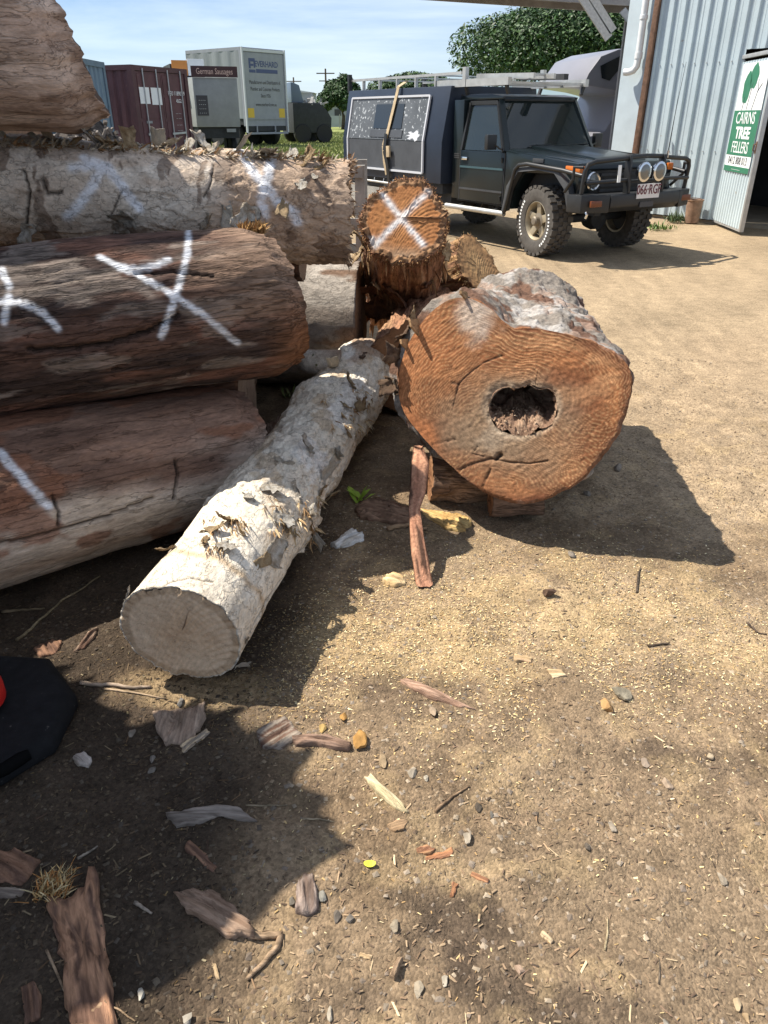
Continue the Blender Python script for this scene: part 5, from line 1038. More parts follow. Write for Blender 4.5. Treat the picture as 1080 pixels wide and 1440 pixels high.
for y in (-.38, .38):
    se = B().box(-1.62, -1.12, y - .25, y + .25, .62, .95).build('seat', M_SEAT, ute, .05); B().prism([(-1.56, .95), (-1.72, 1.45), (-1.84, 1.45), (-1.72, .95)], y - .24, y + .24).build('backrest', M_SEAT, se, .04); B().box(-1.84, -1.74, y - .13, y + .13, 1.48, 1.66).build('headrest', M_SEAT, se, .03)
b = B(); b.lathe([(.17, -.012), (.185, 0), (.17, .012), (.155, 0)], 20, 'x', (-1.10, -.38, 1.16)); b.build('steering_wheel', M_SEAT, ute)
# chassis and running gear
for y in (-.42, .42): B().box(-5.0, .62, y - .05, y + .05, .52, .66).build('chassis_rail', M_CHAS, ute)
for x in (0, -3.18):
    B().tube([(x, -.66, .42), (x, .66, .42)], .055, 10).build('axle', M_CHAS, ute); B().lathe([(.04, -.16), (.15, -.1), (.17, 0), (.15, .1), (.04, .16)], 14, 'x', (x, .18, .42)).build('differential', M_CHAS, ute)
B().box(-2.6, -2.1, -.7, -.45, .42, .70).build('battery_box', M_CHAS, ute); B().box(-2.9, -1.9, .4, .75, .40, .72).build('fuel_tank', M_CHAS, ute)
# wheels
def make_wheel():
    t = bpy.data.objects.new('wheel', None); col.objects.link(t); t.parent = ute
    Rt, Wt = .428, .30; prof = [(.235, -.11), (.25, -.135), (.30, -.150), (.37, -.150), (.405, -.140), (.412, -.11), (.412, .11), (.405, .140), (.37, .150), (.30, .150), (.25, .135), (.235, .11)]
    ty = B().lathe(prof, 48, 'y', caps=False).build('tyre', M_TYRE, t, smooth=True)
    b = B()
    for k in range(26):
        a = 2 * math.pi * k / 26
        for row, (y0, y1, da) in enumerate(((-.150, -.07, .0), (-.06, .0, .12), (.005, .065, .0), (.075, .150, .12))):
            aa_ = a + da; c0, s0_ = math.cos(aa_), math.sin(aa_); tx, tz = -s0_, c0
            w_ = .033 if row in (0, 3) else .026; r0_, r1_ = .395, .430
            V = [(r * c0 + d * tx, y, r * s0_ + d * tz) for r in (r0_, r1_) for y in (y0, y1) for d in (-w_, w_)]
            b.add(V, [(0, 1, 3, 2), (4, 6, 7, 5), (0, 4, 5, 1), (2, 3, 7, 6), (0, 2, 6, 4), (1, 5, 7, 3)])
    b.build('tread', M_TYRE, ty)['kind'] = 'stuff'
    b = B()
    for a0_, a1_ in ((2.45, 3.75), (5.3, 6.6)):
        for k in range(11):
            a = a0_ + (a1_ - a0_) * k / 10; c0, s0_ = math.cos(a), math.sin(a); V = [(r * c0 - d * s0_, y, r * s0_ + d * c0) for r in (.322, .350) for y in (-.156, -.149) for d in (-.010, .010)]
            b.add(V, [(0, 1, 3, 2), (4, 6, 7, 5), (0, 4, 5, 1), (2, 3, 7, 6), (0, 2, 6, 4), (1, 5, 7, 3)])
    b.build('raised_letters', M_SIGNW, ty)['kind'] = 'stuff'
    rm = B().lathe([(.238, -.115), (.243, -.125), (.232, -.128), (.215, -.10), (.20, .06), (.215, .11), (.238, .115)], 40, 'y', caps=False).build('rim', M_RIM, t, smooth=True)
    b = B()
    for k in range(5):
        a = 2 * math.pi * k / 5 + .3; c0, s0_ = math.cos(a), math.sin(a)
        V = [(r * c0 - d * w_ * s0_, y, r * s0_ + d * w_ * c0) for r, w_, y0_ in ((.07, .05, -.085), (.225, .042, -.10)) for y in (y0_, y0_ + .05) for d in (-1, 1)]
        b.add(V, [(0, 1, 3, 2), (4, 6, 7, 5), (0, 4, 5, 1), (2, 3, 7, 6), (0, 2, 6, 4), (1, 5, 7, 3)])
    b.build('spokes', M_RIM, rm, .006); B().lathe([(.10, -.04), (.10, -.09), (.062, -.10), (.060, -.15), (.045, -.165), (.01, -.168)], 20, 'y').build('hub', mat('dirty_hub', (.2, .17, .13), rough=.6, metal=.4), t, smooth=True)
    B().lathe([(.20, .0), (.2, .02), (.05, .02), (.05, 0)], 20, 'y').build('brake_disc', M_CHAS, t)
    return t
w0 = make_wheel(); w0.matrix_basis = Matrix.Translation((0, -.74, .425)) @ Matrix.Rotation(R(-9), 4, 'Z')
for x, y, a in ((0, .74, 171), (-3.18, -.74, 0), (-3.18, .74, 180)):
    c_ = copy_tree(w0, ute); c_.matrix_basis = Matrix.Translation((x, y, .425)) @ Matrix.Rotation(R(a), 4, 'Z')
# bull bar
bb = B().prism([(.70, .60), (.95, .60), (1.0, .66), (1.0, .80), (.74, .80)], -.62, .62).build('bumper', M_BLKS, ute, .02)
for s in (-1, 1):
    V = [(x, y, z) for (x, y) in ((.70, s * .63), (.99, s * .63), (.86, s * .98), (.62, s * .98)) for z in (.60, .80)]; B().add(V, [(0, 2, 4, 6), (1, 7, 5, 3), (0, 1, 3, 2), (2, 3, 5, 4), (4, 5, 7, 6), (6, 7, 1, 0)]).build('bumper_wing', M_BLKS, ute, .012)
    B().box(.925, .955, s * .70, s * .90, .67, .74).build('bar_indicator', mat('dim_amber_lens', (.14, .04, .014), rough=.3), ute, .004)
    B().tube([(.80, s * .93, .80), (.82, s * .93, 1.06), (.83, s * .90, 1.13), (.85, s * .80, 1.16), (.90, s * .32, 1.19)], .027, 10).build('bar_hoop', M_BLKS, ute, smooth=True)
    B().bar((.93, s * .30, .80), (.90, s * .30, 1.22), .035, .09).build('bar_upright', M_BLKS, ute, .006)
    B().tube([(.84, s * .92, .93), (.92, s * .31, .95)], .022, 8).build('bar_rail', M_BLKS, ute, smooth=True)
    B().tube([(.55, s * .96, .82), (.70, s * .99, .97), (.70, s * .99, 1.10), (.80, s * .94, 1.10)], .02, 8).build('wing_hoop', M_BLKS, ute, smooth=True)
B().tube([(.90, -.30, 1.20), (.91, 0, 1.21), (.90, .30, 1.20)], .027, 10).build('bar_rail', M_BLKS, ute, smooth=True); B().tube([(.92, -.30, .93), (.92, .30, .93)], .022, 8).build('bar_rail', M_BLKS, ute, smooth=True)
for y in (-.14, .13):
    sl = B().lathe([(.03, -.02), (.07, .0), (.108, .06), (.112, .085), (.102, .09)], 26, 'x', (.95, y, 1.04)).build('spotlight', M_CHR, ute, smooth=True); B().lathe([(.102, .082), (.07, .098), (.03, .104), (.01, .104)], 26, 'x', (.95, y, 1.04)).build('lens', M_LENS, sl, smooth=True)
np_ = B().box(1.004, 1.016, -.20, .20, .74, .905).build('number_plate', mat('plate_white', (.68, .66, .64), rough=.5), ute)
text(np_, '066·RGF', .155, onface((1.018, 0, .835), (0, 1, 0)), mat('plate_maroon', (.12, .025, .04), rough=.5), sx=.78, bold=.002)
B().box(1.003, 1.012, -.12, .12, .64, .70).build('winch_slot', M_INK, ute); B().tube([(.96, -.98, .62), (1.0, -1.0, .60), (.98, -1.0, .56)], .014, 8).build('tow_shackle', M_CHR, ute)
B().tube([(.92, .36, 1.18), (.92, .36, 1.26)], .012, 6).build('aerial_base', M_CHR, ute); B().tube([(.92, .36, 1.26), (.93, .37, 1.75), (.95, .39, 2.2)], [.006, .004, .002], 6).build('aerial', M_BLKS, ute)
B().bar((.94, -.47, .93), (.93, -.47, 1.12), .05, .01).build('sticker', M_SIGNW, ute)
# canopy on the tray
x0, x1 = -5.0, -2.06
cano = B().prism([(-.94, .74), (-.94, 1.30), (-.80, 2.02), (.80, 2.02), (.94, 1.30), (.94, .74)], x0, x1, 'x').build('canopy', M_CANO, ute, .012)
B().box(x0 + .05, x1 - .05, -.86, .86, .60, .735).build('tray_frame', M_CHAS, ute)
for s in (-1, 1): B().prism([(-3.75, .40), (-3.70, .73), (-2.66, .73), (-2.60, .40), (-2.75, .40), (-2.82, .62), (-3.54, .62), (-3.60, .40)], s * .60, s * .90).build('mudguard', M_CHAS, ute)
def cf(x, z, o=0.0):                                           # point on the canopy's right flank, o metres proud
    if z <= 1.30: return Vector((x, -.94 - o, z))
    t = (z - 1.30) / .72; return Vector((x, -.94 + .14 * t - o * .98, z + o * .19))
xa, xb, za, zb_ = -4.78, -2.50, .87, 1.90
M_SCR = mat('scuffed_grey_panel', (.085, .095, .105), rough=.5, nscale=3, namp=.25, spots=(22, .60, (.40, .43, .45))); M_PAN = mat('grey_panel', (.06, .066, .075), rough=.5, nscale=4, namp=.2)
def slab4(parent, name, x0_, x1_, z0_, z1_, o0, o1, m):
    V = [cf(x, z, o) for o in (o0, o1) for x, z in ((x0_, z0_), (x1_, z0_), (x1_, z1_), (x0_, z1_))]; return B().add(V, [(0, 1, 2, 3), (7, 6, 5, 4), (0, 4, 5, 1), (1, 5, 6, 2), (2, 6, 7, 3), (3, 7, 4, 0)]).build(name, m, parent)
hatch = slab4(ute, 'side_hatch', xa, xb, za, 1.298, .004, .022, M_PAN); slab4(hatch, 'upper_panel', xa, xb, 1.304, zb_, .004, .022, M_SCR)
slab4(hatch, 'window', -3.98, -3.15, 1.46, 1.80, .023, .030, M_GLS); slab4(hatch, 'window_ledge', -4.05, -3.10, 1.335, 1.44, .023, .034, M_PAN)
M_TRIM = mat('white_trim')
for p, q in (((xa, za), (xb, za)), ((xa, zb_), (xb, zb_)), ((xa, za), (xa, 1.30)), ((xa, 1.30), (xa, zb_)), ((xb, za), (xb, 1.30)), ((xb, 1.30), (xb, zb_))):
    B().bar(cf(p[0], p[1], .028), cf(q[0], q[1], .028), .028, .028).build('hatch_edge', M_TRIM, hatch)
n = 22; pts = [(-2.78 + .15 * math.cos(2 * math.pi * k / n) * (1 + .35 * math.sin(3 * k)), 1.37 + .06 * math.sin(2 * math.pi * k / n) * (1 + .4 * math.sin(5 * k))) for k in range(n)]
B().add([cf(a, z, .025) for a, z in pts] + [cf(a, z, .022) for a, z in pts], [tuple(range(n)), tuple(range(2 * n - 1, n - 1, -1))] + [(i, i + n, (i + 1) % n + n, (i + 1) % n) for i in range(n)]).build('bare_patch', M_TRIM, hatch)
M_STRAP = mat('tan_strap', (.42, .33, .21), rough=.9, nscale=25, namp=.25)
so = B(); pl = [Vector((-3.35, -.70, 2.12)), cf(-3.37, 2.03, .05), cf(-3.44, 1.66, .05), cf(-3.50, 1.36, .05)]
for p, q in zip(pl[:-1], pl[1:]): so.bar(p, q, .07, .008, (0, -1, .2))
stp = so.build('strap', M_STRAP, ute); so = B(); pl = [cf(-3.50, 1.36, .055), cf(-3.57, 1.22, .06), cf(-3.54, 1.0, .06), cf(-3.48, .80, .05)]
for p, q in zip(pl[:-1], pl[1:]): so.bar(p, q, .07, .01, (0, -1, 0))
so.build('strap_tail', M_STRAP, stp); so = B(); pl = [cf(-3.50, 1.38, .07), cf(-3.52, 1.15, .075), cf(-3.44, .95, .07), cf(-3.42, .70, .05)]
for p, q in zip(pl[:-1], pl[1:]): so.bar(p, q, .075, .01, (0, -1, 0))
so.build('dark_strap', M_BLKS, stp); B().bar(cf(-3.40, 1.06, .07), cf(-3.41, 1.22, .07), .09, .03, (0, -1, 0)).build('buckle', M_STRAP, stp, .005)
# rope rail under the hatch
B().tube([(-4.45, -.93, .78), (-4.42, -.96, .70), (-4.30, -.97, .68), (-2.2, -.97, .66)], .016, 8).build('rope_rail', M_ALU, ute, smooth=True)
for x in np.arange(-4.2, -2.2, .29): B().tube([(x, -.97, .675), (x, -.955, .735)], .010, 6).build('rope_hook', M_ALU, ute)
# racks
for s in (-1, 1):
    B().bar((-5.0, s * .74, 2.17), (-1.9, s * .74, 2.17), .035, .035).build('rack_rail', M_ALU, ute)
    for x in np.arange(-4.6, -2.0, .52): B().bar((x, s * .74, 2.022), (x, s * .74, 2.155), .05, .03).build('rack_post', M_ALU, ute)
    B().bar((-5.02, s * .77, 1.99), (-5.02, s * .77, 2.26), .06, .06).build('end_post', M_BLKS, ute)
    B().bar((-2.5, s * .72, 2.045), (-.92, s * .70, 2.045), .06, .09).build('cab_rack_rail', M_ALU, ute); B().bar((-1.85, s * .72, 2.0), (-1.85, s * .72, 2.24), .06, .07).build('rack_stop', M_ALU, ute)
for x in (-4.5, -3.5, -2.6): B().bar((x, -.72, 2.165), (x, .72, 2.165), .04, .02).build('rack_bar', M_ALU, ute)
for x in (-1.75, -1.4, -1.0): B().bar((x, -.68, 2.03), (x, .68, 2.03), .05, .03).build('cab_rack_bar', M_ALU, ute)
for y in (-.55, -.2): B().bar((-1.80, y, 2.13), (-.62, y, 2.10), .035, .06).build('ladder_rail', M_ALU, ute)
for x in np.arange(-1.7, -.7, .3): B().bar((x, -.53, 2.12), (x, -.22, 2.12), .03, .03).build('ladder_rung', M_ALU, ute)
B().bar((-1.6, .1, 2.12), (-.72, .1, 2.10), .08, .07).build('awning_tube', M_PLAS, ute)
for x in (-1.85, -.98):
    for s in (-1, 1): B().bar((x, s * .66, 1.90), (x, s * .70, 2.0), .04, .04).build('gutter_foot', M_BLKS, ute)

# small body details
for s in (-1, 1):
    for x, z0, z1 in ((-.757, .56, 1.20), (-1.742, .56, 1.20)): B().box(x - .004, x + .004, s * .80, s * .8335, z0, z1).build('panel_gap', M_INK, ute)
    for z in (1.10, 1.125, 1.15): B().box(-1.93, -1.80, s * .80, s * .806, z, z + .012).build('air_slot', M_PLAS, ute)
    B().box(-.20, .0, s * .83, s * .842, 1.11, 1.16).build('side_vent', M_PLAS, ute, .003)
    B().bar((-1.04, s * .66, 1.86), (-1.98, s * .67, 1.90), .02, .02).build('rain_gutter', M_BLKS, ute)
    B().tube([(-.80, s * .835, .60), (-.80, s * .845, .66)], .014, 6).build('hinge', M_BLKS, ute); B().tube([(-.80, s * .835, 1.08), (-.80, s * .845, 1.14)], .014, 6).build('hinge', M_BLKS, ute)
for y in (-.55, -.4, .4, .55): B().box(-.60, .35, y - .006, y + .006, 1.222, 1.232).build('bonnet_crease', M_BODY, ute, M=Matrix.Rotation(R(4.2), 4, 'Y') @ Matrix.Translation((0, 0, -.02)))
B().tube([(-.80, -.80, 1.22), (-.84, -.88, 1.26), (-.86, -.93, 1.30)], .012, 6).build('mirror_arm', M_BLKS, ute); B().box(-.93, -.86, -1.06, -.90, 1.24, 1.42).build('mirror', M_BLKS, ute, .012)
# ------------------------------------------------------------------ loose things on the dirt
def resample(pts, n):
    p = np.array(pts, float); p = np.r_[p, p[:1]]; s = np.r_[0, np.cumsum(np.linalg.norm(np.diff(p, axis=0), axis=1))]; t = np.linspace(0, s[-1], n, endpoint=False)
    return np.stack([np.interp(t, s, p[:, k]) for k in range(2)], -1)
M_CHIP = mat('loose_bark', attr='Col', rough=.95, nscale=95, namp=.5, stretch=(.12, 1, 1), bump=.006, bscale=110, spec=.1); M_STONE = mat('stone', attr='Col', rough=.9, nscale=30, namp=.25, bump=.003, bscale=50, spec=.2)
def chip(name, label, cat, px, h, c1, c2, grain=None, lift=0.0, dome=.5, group=None, seed=0, m=None, tilt=0.0):
    g = np.array([gp(*p)[:2] for p in px]); g = resample(g, 44); seed = seed or int(abs(g.sum() * 1e4)) % 9973
    c0 = g.mean(0); q = g - c0; u_, s_, vt = np.linalg.svd(q, full_matrices=False); ax = vt[0]; nr = 9
    g = c0 + q * (1 + .13 * fbm(np.c_[g * 70, 0 * g[:, 0]], 1, 3, seed))[:, None]
    rho = np.linspace(.02, 1, nr); xy = c0 + (g - c0)[None] * rho[:, None, None]; P3 = np.stack([(xy - c0) @ ax, (xy - c0) @ np.array([-ax[1], ax[0]]), 0 * xy[..., 0]], -1)
    base = g_h(xy[..., 0], xy[..., 1]); zc = float(np.median(base)); L_ = np.abs(P3[..., 0]).max()
    z = zc + lift + h * (1 - dome * rho[:, None] ** 3) + .5 * h * fbm(P3, (10, 110, 1), 3, seed + 1) + tilt * P3[..., 0] + (.5 * h * fbm(P3, (9, 9, 1), 2, seed + 2))
    z = np.maximum(z, base + .002)
    top = np.concatenate([xy, z[..., None]], -1).reshape(-1, 3); bot = np.c_[g, np.minimum(base[-1] - .004 + lift * .5, z[-1] - .003)]
    V = np.r_[top, bot]; n = 44; F = [list(f) for f in quad_grid(nr, n, True)] + [[(nr - 1) * n + i, nr * n + i, nr * n + (i + 1) % n, (nr - 1) * n + (i + 1) % n] for i in range(n)]
    t = ss(-.3, .35, fbm(np.concatenate([P3, ], -1).reshape(-1, 3), (12, 160, 1), 4, seed + 3)); cc = mixc(c1, c2, t); cc = np.r_[cc, cc[-n:] * .8]
    Vl = V - np.r_[c0, zc]; Vl = np.stack([Vl[:, :2] @ ax, Vl[:, :2] @ np.array([-ax[1], ax[0]]), Vl[:, 2]], -1)
    o = link(name, mesh_np(name, Vl, F, cc), m or M_CHIP); o.location = (*c0, zc); o.rotation_euler = (0, 0, math.atan2(ax[1], ax[0]))
    return tag(o, label, cat, group)
def quad(x0, y0, x1, y1, w0, w1=None, j=.2, seed=1):            # a ragged strip between two pixels
    w1 = w0 if w1 is None else w1; a, b_ = np.array([x0, y0], float), np.array([x1, y1], float); d = (b_ - a) / np.linalg.norm(b_ - a); n_ = np.array([-d[1], d[0]]); r_ = np.random.default_rng(seed); L_, Rr = [], []
    for t in np.linspace(0, 1, 8): w = (w0 + (w1 - w0) * t) / 2; c_ = a + (b_ - a) * t; L_.append(c_ + n_ * w * (1 + j * r_.normal())); Rr.append(c_ - n_ * w * (1 + j * r_.normal()))
    return [tuple(p) for p in L_ + Rr[::-1]]
GB = 'bark and wood scraps on the dirt'; BR1, BR2 = (.22, .125, .08), (.12, .07, .05); RD1, RD2 = (.36, .20, .12), (.24, .12, .07); GY1, GY2 = (.24, .20, .16), (.15, .12, .10); TN1, TN2 = (.55, .42, .27), (.42, .30, .17)
for a in [
 ('bark_slab', 'broad red-brown bark slab at the bottom left corner, half in sun', [(66, 1262), (100, 1268), (118, 1248), (128, 1225), (140, 1226), (141, 1262), (150, 1330), (160, 1400), (166, 1450), (100, 1450), (88, 1360)], .02, RD1, BR2),
 ('bark_slab', 'flat brown bark slab cut by the left edge, above the broad slab', [(-20, 1190), (30, 1194), (52, 1205), (48, 1222), (30, 1240), (-20, 1238)], .018, BR1, BR2),
 ('bark_piece', 'thin grey bark piece at the left edge below the brown slab', [(-10, 1244), (20, 1244), (36, 1250), (30, 1260), (-10, 1258)], .01, GY1, GY2),
 ('wood_slice', 'smooth grey-brown wood slice lying just below the white log end', [(216, 994), (240, 988), (289, 982), (286, 1005), (272, 1028), (255, 1037), (232, 1036), (220, 1018)], .022, (.33, .245, .185), (.27, .20, .15)),
 ('bark_chip', 'small pale chip tucked against the grey-brown slice', [(252, 1040), (272, 1026), (290, 1014), (293, 1022), (270, 1042), (258, 1050)], .010, TN1, GY1),
 ('bark_piece', 'grey triangular bark piece in the shadow edge below the white log', [(362, 1030), (385, 1015), (402, 1008), (412, 1020), (425, 1028), (410, 1045), (395, 1053), (368, 1048)], .014, GY1, BR2),
 ('split_stick', 'brown split stick ending at the ochre rock chip', quad(414, 1040, 492, 1052, 15, 13, .15, 3), .020, (.28, .185, .135), (.17, .11, .08)),
 ('bark_curl', 'long curved red bark sliver right of centre', [(562, 953), (575, 955), (600, 970), (640, 985), (668, 996), (650, 996), (612, 985), (580, 972)], .014, (.38, .25, .18), (.26, .16, .11)),
 ('bark_sliver', 'pale cream bark sliver in the middle of the dirt', [(512, 1094), (522, 1093), (535, 1105), (560, 1126), (576, 1145), (555, 1138), (530, 1118)], .012, (.62, .54, .36), (.48, .40, .24)),
 ('bark_fragment', 'tan leaf-like bark fragment below the cream sliver', [(545, 1160), (560, 1152), (575, 1154), (568, 1166), (552, 1168)], .008, (.33, .22, .13), (.26, .17, .1)),
 ('bark_shred', 'orange bark shred, leftmost of the little orange scatter', [(584, 1190), (600, 1183), (613, 1186), (605, 1196), (588, 1196)], .008, (.40, .23, .12), RD2),
 ('bark_shred', 'orange bark shred, middle of the little orange scatter', quad(598, 1202, 636, 1192, 8, 9, .25, 8), .008, (.42, .20, .10), RD2),
 ('bark_shred', 'orange bark shred, lowest of the little orange scatter', quad(636, 1252, 642, 1234, 6, 8, .2, 9), .008, (.45, .22, .10), RD2),
 ('bark_shred', 'orange bark shred, rightmost of the little orange scatter', quad(663, 1220, 687, 1230, 7, 6, .2, 10), .008, (.40, .21, .11), RD2),
 ('bark_piece', 'grey-blue wavy bark strip in the lower left shadow', [(232, 1142), (262, 1138), (300, 1132), (335, 1134), (358, 1153), (340, 1154), (310, 1146), (280, 1156), (245, 1160)], .010, (.24, .205, .175), (.15, .125, .105)),
 ('bark_piece', 'brown tapered bark piece leading to the twig crossing the shadow line', [(247, 1258), (270, 1249), (300, 1262), (330, 1280), (352, 1298), (360, 1316), (318, 1314), (290, 1298), (262, 1284)], .016, (.33, .23, .165), (.22, .145, .1)),
 ('bark_tuft', 'fibrous dark bark tuft straddling the shadow edge', [(418, 1240), (428, 1225), (440, 1228), (446, 1255), (450, 1280), (432, 1283), (414, 1280)], .018, (.28, .22, .185), (.14, .10, .08)),
 ('bark_piece', 'brown bark strip in the dark above the tapered bark piece', quad(262, 1184, 302, 1222, 16, 9, .2, 15), .009, BR1, BR2),
 ('wood_chip', 'short tan wood chip near the bottom centre', quad(551, 1372, 563, 1345, 9, 8, .1, 16), .012, (.36, .26, .17), (.25, .17, .11)),
 ('wood_chip', 'small tan stick chip left of the bottom centre', quad(506, 1339, 523, 1344, 6, 6, .1, 17), .008, TN1, TN2),
 ('wood_chip', 'pale chip at the right of the dark damp patch', quad(763, 1298, 779, 1312, 7, 6, .2, 18), .008, TN1, TN2),
 ('wood_chip', 'pinkish chip below the dark damp patch', [(725, 1350), (733, 1348), (740, 1358), (732, 1362)], .008, (.45, .33, .25), (.35, .25, .18)),
 ('wood_chip', 'flat tan chip in the sawdust right of the white log', [(770, 938), (790, 938), (796, 946), (778, 950)], .008, TN1, TN2),
 ('wood_chip', 'thin tan chip lying above the flat tan chip', quad(724, 920, 748, 924, 8, 7, .2, 20), .007, (.45, .31, .19), TN2),
 ('bark_scrap', 'curled cream bark scrap in the sun left of the leaning red strip', [(538, 812), (552, 806), (568, 812), (572, 820), (555, 822), (542, 820)], .014, (.60, .46, .27), (.5, .35, .18)),
 ('paper_bark', 'white flap of paper bark on the soil beside the white log', [(466, 764), (480, 752), (495, 744), (512, 750), (510, 758), (495, 764), (476, 768)], .02, (.66, .64, .60), (.52, .47, .4)),
 ('bark_piece', 'tan chip between the black base and the white log', [(104, 912), (124, 885), (136, 878), (132, 892), (118, 908)], .012, (.30, .22, .16), BR2),
 ('bark_piece', 'brown chip behind the black base', [(45, 905), (70, 893), (85, 898), (78, 915), (55, 918)], .012, BR1, BR2),
 ('bark_piece', 'crumpled pale scrap below the corner of the black base', [(104, 1052), (116, 1050), (127, 1060), (122, 1070), (106, 1068), (100, 1058)], .014, (.40, .35, .31), GY1),
 ('bark_piece', 'brown patch of bark at the bottom left below the slab', [(30, 1390), (48, 1380), (60, 1400), (56, 1430), (36, 1440)], .012, BR1, BR2),
 ('wood_scrap', 'yellow split wood lying under the hollow log', [(592, 716), (620, 718), (650, 722), (664, 735), (652, 744), (630, 742), (600, 728)], .028, (.60, .42, .18), (.45, .28, .11)),
 ('bark_plank', 'rough brown plank in the shade left of the leaning red strip', [(500, 715), (530, 706), (570, 714), (590, 722), (588, 740), (540, 736), (505, 728)], .03, (.27, .17, .11), (.15, .09, .06)),
 ('wood_chip', 'greyish bark chip at the shadow bottom left of the twig', quad(300, 1350, 306, 1372, 6, 6, .2, 34), .007, (.36, .27, .17), TN2),
 ('bark_piece', 'flat dark bark in the shade beside the lowest log end', [(372, 600), (392, 590), (404, 602), (398, 626), (380, 632)], .03, (.22, .16, .12), BR2),
]: chip(a[0], a[1], 'wood' if 'wood' in a[0] else 'bark', a[2], a[3], a[4], a[5], group=GB)
# stones
GS = 'stones on the dirt'
def stone(label, px, py, w, h, c1, c2=None, sq=.75):
    p = gp(px, py); dep = proj([p])[2][0]; rx, ry = w / 2 * dep / FPX, h / 2 * dep / FPX / .6; s = (px * 13 + py * 7) % 991
    b = bmesh.new(); bmesh.ops.create_icosphere(b, subdivisions=3, radius=1); V = np.array([v.co for v in b.verts]); F = np.array([[v.index for v in f.verts] for f in b.faces]); b.free()
    r_ = np.random.default_rng(s)
    for k in range(13): d = r_.normal(size=3); d /= np.linalg.norm(d); V = V - np.outer(np.maximum(V @ d - r_.uniform(.42, .72), 0), d)
    V = V * (1 + .08 * fbm(V, 2.5, 3, s))[:, None]; a = r_.uniform(0, 3); rz = min(rx, ry) * sq
    V = V * [rx, max(ry, rx * .6), rz]
    c1 = tuple(np.array(c1) * np.array([.74, .68, .60])); cc = mixc(c1, np.array(c1) * .72, ss(-.3, .4, fbm(V, 60, 3, s))); z = gz(p.x, p.y)
    o = link('stone', mesh_np('stone', V, F, cc, False), M_STONE); o.location = (p.x, p.y, z + rz * .45); tag(o, label, 'stone', GS)
GRY, PAL, OCH, DRK = (.26, .25, .235), (.44, .41, .36), (.50, .30, .11), (.13, .115, .10)
for lab, x, y, w, h, c_ in [
 ('ochre rock chip at the tip of the split stick', 504, 1047, 26, 26, OCH), ('orange-tan block of rock in the sawdust at the right', 854, 987, 22, 26, (.52, .34, .17)), ('flat grey stone touching the orange-tan rock', 874, 970, 34, 18, (.36, .34, .28)),
 ('pale round stone below the curved bark sliver', 608, 1000, 18, 18, (.40, .33, .26)), ('tan pebble below the ochre rock, upper one', 483, 1008, 11, 14, OCH), ('yellow pebble just above the split stick', 455, 1024, 14, 13, (.50, .37, .16)),
 ('tan cube-like stone below the ochre rock', 537, 1071, 16, 20, (.40, .32, .22)), ('pale stone right of the cream sliver', 579, 1086, 14, 14, PAL), ('white pebble right of the cream sliver', 599, 1094, 9, 10, (.6, .58, .52)),
 ('squarish pale stone left of the damp patch', 658, 1173, 16, 14, PAL), ('dark stone above the squarish pale stone', 674, 1131, 12, 12, DRK), ('blue-grey stone beside the dark stone', 692, 1142, 10, 12, (.24, .24, .235)),
 ('brown rounded stone in the sawdust below the big shadow', 770, 838, 26, 14, (.16, .11, .085)), ('grey stone on the lit ground behind the big shadow', 869, 656, 16, 12, (.34, .31, .28)), ('pale stone inside the big shadow, upper one', 825, 690, 14, 10, (.28, .26, .24)),
 ('pale stone inside the big shadow, lower one', 803, 782, 14, 12, (.28, .26, .24)), ('grey stone by the fibrous bark tuft, right of it', 454, 1259, 15, 16, (.32, .33, .32)), ('grey stone by the fibrous bark tuft, left of it', 410, 1262, 12, 12, (.25, .24, .22)),
 ('white quartz-like stone near the bottom left', 198, 1398, 14, 18, (.55, .55, .52)), ('pale stone at the bottom beside the white one', 263, 1432, 20, 16, (.42, .41, .38)), ('chalky clod left of the bottom centre, large one', 555, 1302, 22, 18, (.42, .38, .31)),
 ('chalky clod left of the bottom centre, lower one', 588, 1388, 18, 22, (.46, .42, .35)), ('white stone right of the lower chalky clod', 626, 1374, 12, 12, (.52, .5, .45)), ('pale stone at the bottom left of the dark stain', 464, 1418, 11, 18, (.45, .43, .38)),
 ('grey pebble left of the chalky clods, flat one', 492, 1290, 14, 10, (.26, .25, .24)), ('grey pebble left of the chalky clods, angular one', 475, 1286, 16, 13, (.24, .22, .2)), ('pale pinkish stone at the right', 940, 1096, 16, 14, (.46, .38, .31)),
 ('grey pebble right of the damp patch', 910, 1064, 14, 11, (.35, .30, .26)), ('rounded grey stone at the right lower down', 862, 1156, 14, 12, (.38, .35, .31)), ('dark pebble right of centre low down', 826, 1186, 10, 12, (.2, .18, .16)),
 ('pale pebble on the dark stain at the right', 1000, 1058, 12, 9, (.48, .42, .33)), ('whitish pebble at the right edge, low', 1047, 1241, 9, 9, (.55, .5, .42)), ('tan pebble at the bottom right corner, upper', 1042, 1397, 14, 15, (.5, .42, .3)),
 ('tan pebble at the bottom right corner, lower', 1056, 1418, 11, 13, (.48, .37, .24)), ('grey stone at the bottom right', 940, 1434, 14, 14, (.36, .36, .34)), ('pale shard right of the bottom centre', 1018, 1228, 14, 16, (.44, .40, .34)),
 ('small grey stone in the dark left of the wavy bark strip', 212, 1075, 14, 10, (.22, .21, .2)), ('small pale stone in the dark below the grey-brown slice', 213, 1055, 10, 12, (.26, .25, .24)), ('pale scrap-like stone in the dark left of the slice', 182, 1020, 14, 12, (.34, .31, .28)),
 ('blue-grey chip of stone beside the white log end', 253, 980, 12, 14, (.24, .24, .24))]: stone(lab, x, y, w, h, c_)
